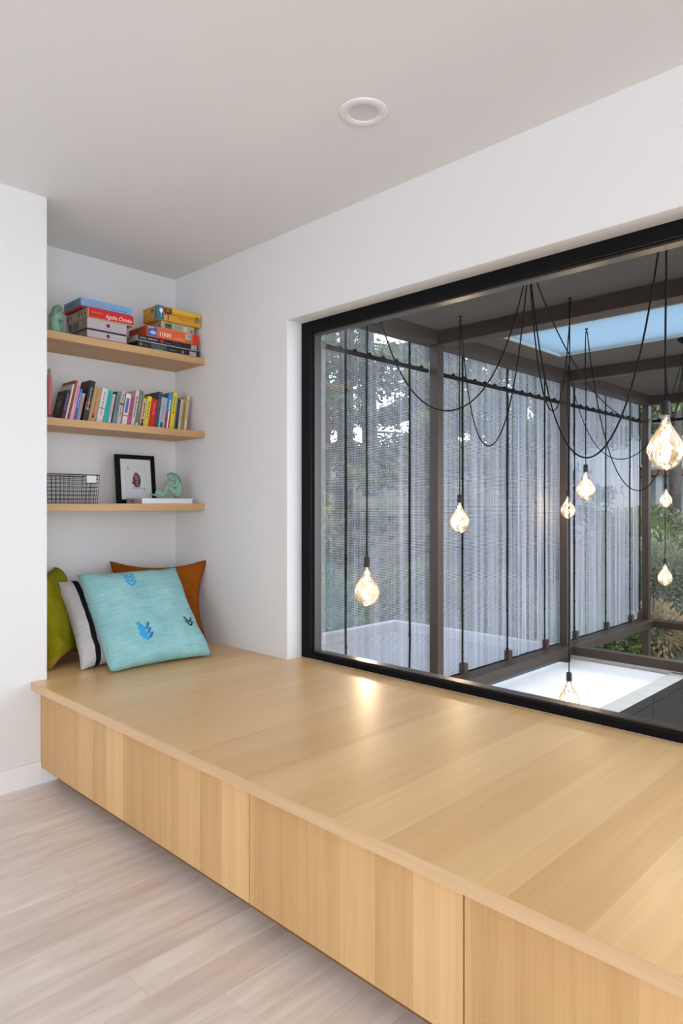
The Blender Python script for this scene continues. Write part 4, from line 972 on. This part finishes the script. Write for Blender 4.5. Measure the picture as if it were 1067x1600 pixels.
def conifer(x_, y_, h, rad, base, n, lm, lab, seed):
    rg = np.random.default_rng(seed); z0 = ground(x_, y_)-.1
    r = empty('conifer_tree', (x_, y_, z0), label=lab, cat='tree', group='trees on the hillside beyond the screens')
    lean = rg.uniform(-.02, .02, 2); tr = max(.08, h*.016)
    MB().tube([(0, 0, 0), (lean[0]*h*.5, lean[1]*h*.5, h*.5), (lean[0]*h, lean[1]*h, h)], [tr*1.25, tr*.85, .02], 9).build('trunk', M_bark, r)
    b = MB(); pts = []
    nb = int(h*3.4)
    for k in range(nb):
        t = base+(1-base)*(k+rg.uniform(0, 1))/nb; a = rg.uniform(0, 2*PI); L_ = rad*(1-t)**.7*rg.uniform(.65, 1.15)+.25
        zz = h*t; p0 = np.array([lean[0]*zz, lean[1]*zz, zz]); dr = np.array([math.cos(a), math.sin(a), -.18+rg.uniform(-.12, .15)])
        p1 = p0+dr*L_; b.tube([p0, (p0+p1)/2+np.array([0, 0, .05*L_]), p1], [tr*.22, tr*.14, .006], 4, cap=False)
        m_ = max(6, int(n/nb)); tt = rg.uniform(.2, 1, m_)**.8
        pts.append(p0+(p1-p0)*tt[:, None]+rg.normal(size=(m_, 3))*np.array([.20, .20, .11])*(.5+.5*L_/rad))
    o = b.build('branches', M_bark, r); o['kind'] = 'stuff'
    leaves('foliage', np.concatenate(pts), .085, lm, r, seed, .3)
TREES = [(-4.9, 4.2, 8.5, 1.6, .10, 1), (-7.4, 5.2, 11, 2.0, .06, 0), (-6.6, 7.6, 10, 1.8, .12, 0), (-9.9, 7.3, 13, 2.3, .05, 0), (-5.3, 8.9, 10, 1.4, .26, 1), (-8.8, 10.4, 13, 2.0, .16, 0),
         (-13.0, 8.9, 15, 2.6, .04, 1), (-11.6, 12.2, 15, 2.4, .08, 0), (-7.3, 12.9, 13, 1.9, .20, 0), (-15.5, 13.2, 17, 2.8, .04, 0), (-10.6, 16.0, 16, 2.3, .14, 0), (-6.6, 16.8, 14, 2.0, .16, 1), (-17.5, 9.3, 17, 2.8, .05, 0), (-14.2, 17.5, 17, 2.6, .08, 0), (-5.2, 20.5, 15, 2.2, .12, 0), (-4.7, 10.2, 9, 1.5, .05, 0), (-5.6, 13.6, 11, 1.9, .05, 1), (-3.9, 12.6, 9, 1.5, .08, 0), (-8.6, 18.8, 14, 2.4, .04, 0), (-2.6, 15.9, 8.5, 1.7, .36, 1)]
tl = ['slender green conifer nearest the flat roof, behind the leftmost screens', 'dark conifer behind the leftmost hanging bulb', 'dark conifer left of the nearest brown post', 'dark wide conifer uphill behind the parapet corner', 'slender green conifer right of the nearest post', 'dark conifer just right of the nearest post, farther back',
      'green conifer high on the slope at the left', 'dark conifer on the slope behind the nearest post', 'dark bare stemmed conifer behind the middle bay', 'tallest dark conifer on the skyline', 'dark conifer far behind the middle bay screens', 'green conifer left of the second post', 'dark conifer at the far left skyline', 'dark conifer on the skyline right of the tallest one', 'dark conifer behind the neighbour house', 'short dark conifer right of the nearest post, close to the deck', 'mid green conifer in the gap of the middle bay', 'short dark conifer behind the second brown post', 'dark broad conifer far back in the middle bay gap', 'green tree in front of the neighbour house railing, far right']
for i, ((x_, y_, h, rad, base, lm), lab) in enumerate(zip(TREES, tl)): conifer(x_, y_, h, rad, base, 9500, LM[lm], lab, 100+i)
def shrub(x_, y_, rx, rz_, n, lm, lab, seed, size=.06, grp='garden shrubs', stems=6, z=None):
    rg = np.random.default_rng(seed); z0 = ground(x_, y_)-.04 if z is None else z
    r = empty('shrub', (x_, y_, z0), label=lab, cat='shrub', group=grp)
    p = rg.normal(size=(n, 3)); p /= np.linalg.norm(p, axis=1)[:, None]; p *= (rg.uniform(.2, 1, n)**.5)[:, None]
    for k in range(n):
        nn = 1+.35*mnoise.noise(Vector(p[k]*2.2)+Vector((seed, 0, 0))); p[k] *= nn
    p[:, 0] *= rx; p[:, 1] *= rx; p[:, 2] = p[:, 2]*rz_*.55+rz_*.55
    b = MB()
    for k in range(stems):
        a = rg.uniform(0, 2*PI); b.tube([(0, 0, 0), (rx*.3*math.cos(a), rx*.3*math.sin(a), rz_*.4), (rx*.6*math.cos(a), rx*.6*math.sin(a), rz_*.8)], [.018, .012, .005], 5)
    o = b.build('stems', M_bark, r); o['kind'] = 'stuff'
    leaves('foliage', p, size, lm, r, seed)
# below the floor opening of the far bay
shrub(-1.75, 8.5, .60, .75, 2600, LM[3], 'bright green shrub under the far bay floor opening', 201, .05)
shrub(-1.05, 8.9, .50, .65, 2200, LM[1], 'dark leafy shrub right of the bright green one', 202, .05)
shrub(-.62, 9.3, .48, .85, 1700, LM[4], 'dry tan grassy bush under the far bay', 203, .05)
shrub(.42, 8.2, .25, .42, 600, LM[3], 'small bright shrub at the right image edge', 204, .05)
shrub(.5, 10.0, .5, .5, 1500, LM[5], 'grey green low bush past the far steel beam', 205, .05)
rr = random.Random(5)
for k in range(9):
    x_, y_ = [(-.35, 8.5), (-.05, 8.3), (-.15, 9.0), (.15, 8.8), (-.75, 8.35), (.0, 9.5), (-1.25, 8.2), (.25, 9.3), (-.3, 9.7)][k]
    b = MB().ball((0, 0, 0), (.12+.05*rr.random(), .10, .07), 2)
    for v_ in b.bm.verts: v_.co *= 1+.25*mnoise.noise(v_.co*9+Vector((k, 0, 0)))
    o = b.build('garden_rock', mat('dark_rock', (.15, .145, .16), .9, var=.2, bscale=14)); o.location = (x_, y_, ground(x_, y_)+.03); tag(o, 'dark garden rock '+['beside the tan grassy bush', 'nearest the small bright shrub', 'behind the first rock, right of tan bush', 'left of the small bright shrub', 'in front of the dark leafy shrub', 'farther back among the soil', 'in front of the bright green shrub', 'behind the small bright shrub', 'behind the tan grassy bush'][k], 'rock', 'rocks under the far bay')
# hillside shrubs seen through the back screens and the left screens
for i, (x_, y_, rx, rz_, lm) in enumerate([(-1.0, 10.5, 1.0, 1.5, 5), (-2.2, 12.2, 1.1, 1.7, 1), (-.6, 12.6, 1.0, 1.5, 5), (-2.8, 14.4, 1.1, 1.5, 1), (-1.2, 14.8, 1.1, 1.5, 5), (.6, 11.2, 1.0, 1.4, 5), (.9, 13.5, 1.1, 1.6, 1)]):
    shrub(x_, y_, rx, rz_, 6500, LM[lm], ['grey green shrub low on the back slope', 'green shrub in the middle of the back slope', 'grey green shrub beside the middle back shrub', 'green shrub high on the back slope below the deck', 'grey green shrub high on the slope', 'grey green shrub at the right foot of the back slope', 'green shrub at the right of the back slope'][i], 300+i, .045, 'shrubs on the back slope', 8)
for i, (x_, y_, rx, rz_, lm) in enumerate([(-3.6, 1.6, .8, 1.3, 1), (-3.7, 3.2, .9, 1.5, 2), (-3.8, 4.8, .9, 1.4, 1), (-3.2, 6.3, .9, 1.5, 1), (-2.6, 7.6, .8, 1.3, 5), (-4.9, 2.4, 1.1, 2.3, 2), (-5.0, 4.3, 1.1, 2.2, 1)]):
    shrub(x_, y_, rx, rz_, 6000, LM[lm], ['green shrub behind the parapet at the far left', 'yellow green shrub behind the parapet, leftmost screens', 'green shrub behind the parapet corner', 'green shrub beyond the parapet end', 'grey green shrub behind the middle screens', 'tall yellow green shrub at the tree line', 'tall green shrub at the tree line'][i], 400+i, .05, 'shrubs behind the flat roof', 8)
# neighbour house on the slope: wall, deck, white railing
nh = empty('neighbour_house', (-3.5, 19.0, .5), label='pale neighbouring house with a white railed deck up the slope', cat='house')
bx('house_wall', (-5, 1.6, 0), (6, 1.8, 5.5), mat('house_grey', (.46, .46, .47), .9), nh)
bx('lower_wall', (-5, .9, -2), (6, 1.0, 1.55), mat('house_grey', (.46, .46, .47), .9), nh)
bx('deck_board', (-5, -.2, 1.56), (6, 1.6, 1.72), mat('deck_red_brown', (.16, .075, .05), .8), nh)
bx('rail', (-5, -.16, 2.62), (6, -.08, 2.68), mat('rail_white', (.78, .78, .76), .6), nh)
bx('rail', (-5, -.15, 1.82), (6, -.09, 1.86), mat('rail_white', (.78, .78, .76), .6), nh)
bal = MB().box((-.02, -.02, 0), (.02, .02, .78)).build('baluster', mat('rail_white', (.78, .78, .76), .6), nh); bal.location = (-3, -.12, 1.85)
for k in range(1, 60):
    o = bal.copy(); C.objects.link(o); o.location = (-3+k*.13, -.12, 1.85)
for k in range(4): bx('deck_post', (-3.2+k*2.6, -.1, -2), (-3.06+k*2.6, .04, 1.56), mat('house_grey', (.46, .46, .47), .9), nh)
bx('roof_edge', (-5.3, -.4, 5.5), (6.3, 2.2, 5.7), M_roof, nh)
bx('house_door', (1.0, 1.56, 1.72), (1.95, 1.6, 3.8), mat('rail_white', (.78, .78, .76), .6), nh)
# second house with pale lap siding beyond the far bay screens
sh = empty('siding_house', (-4.3, 15.6, -1.3), (0, 0, math.radians(-55)), 'pale lap sided garden house behind the far bay screens', 'house')
bx('wall_core', (-.3, -.95, 0), (-.04, .95, 4.3), mat('house_white', (.62, .63, .66), .9), sh)
sd = MB().box((-.02, -.95, 0), (.02, .95, .42)).build('siding_board', mat('house_white', (.62, .63, .66), .9), sh); sd.rotation_euler = (0, math.radians(4), 0); sd.location = (-.01, 0, 0)
for k in range(1, 11):
    o = sd.copy(); C.objects.link(o); o.location = (-.01, 0, k*.40)
bx('roof_edge', (-.9, -1.1, 4.35), (.35, 1.1, 4.5), M_roof, sh)
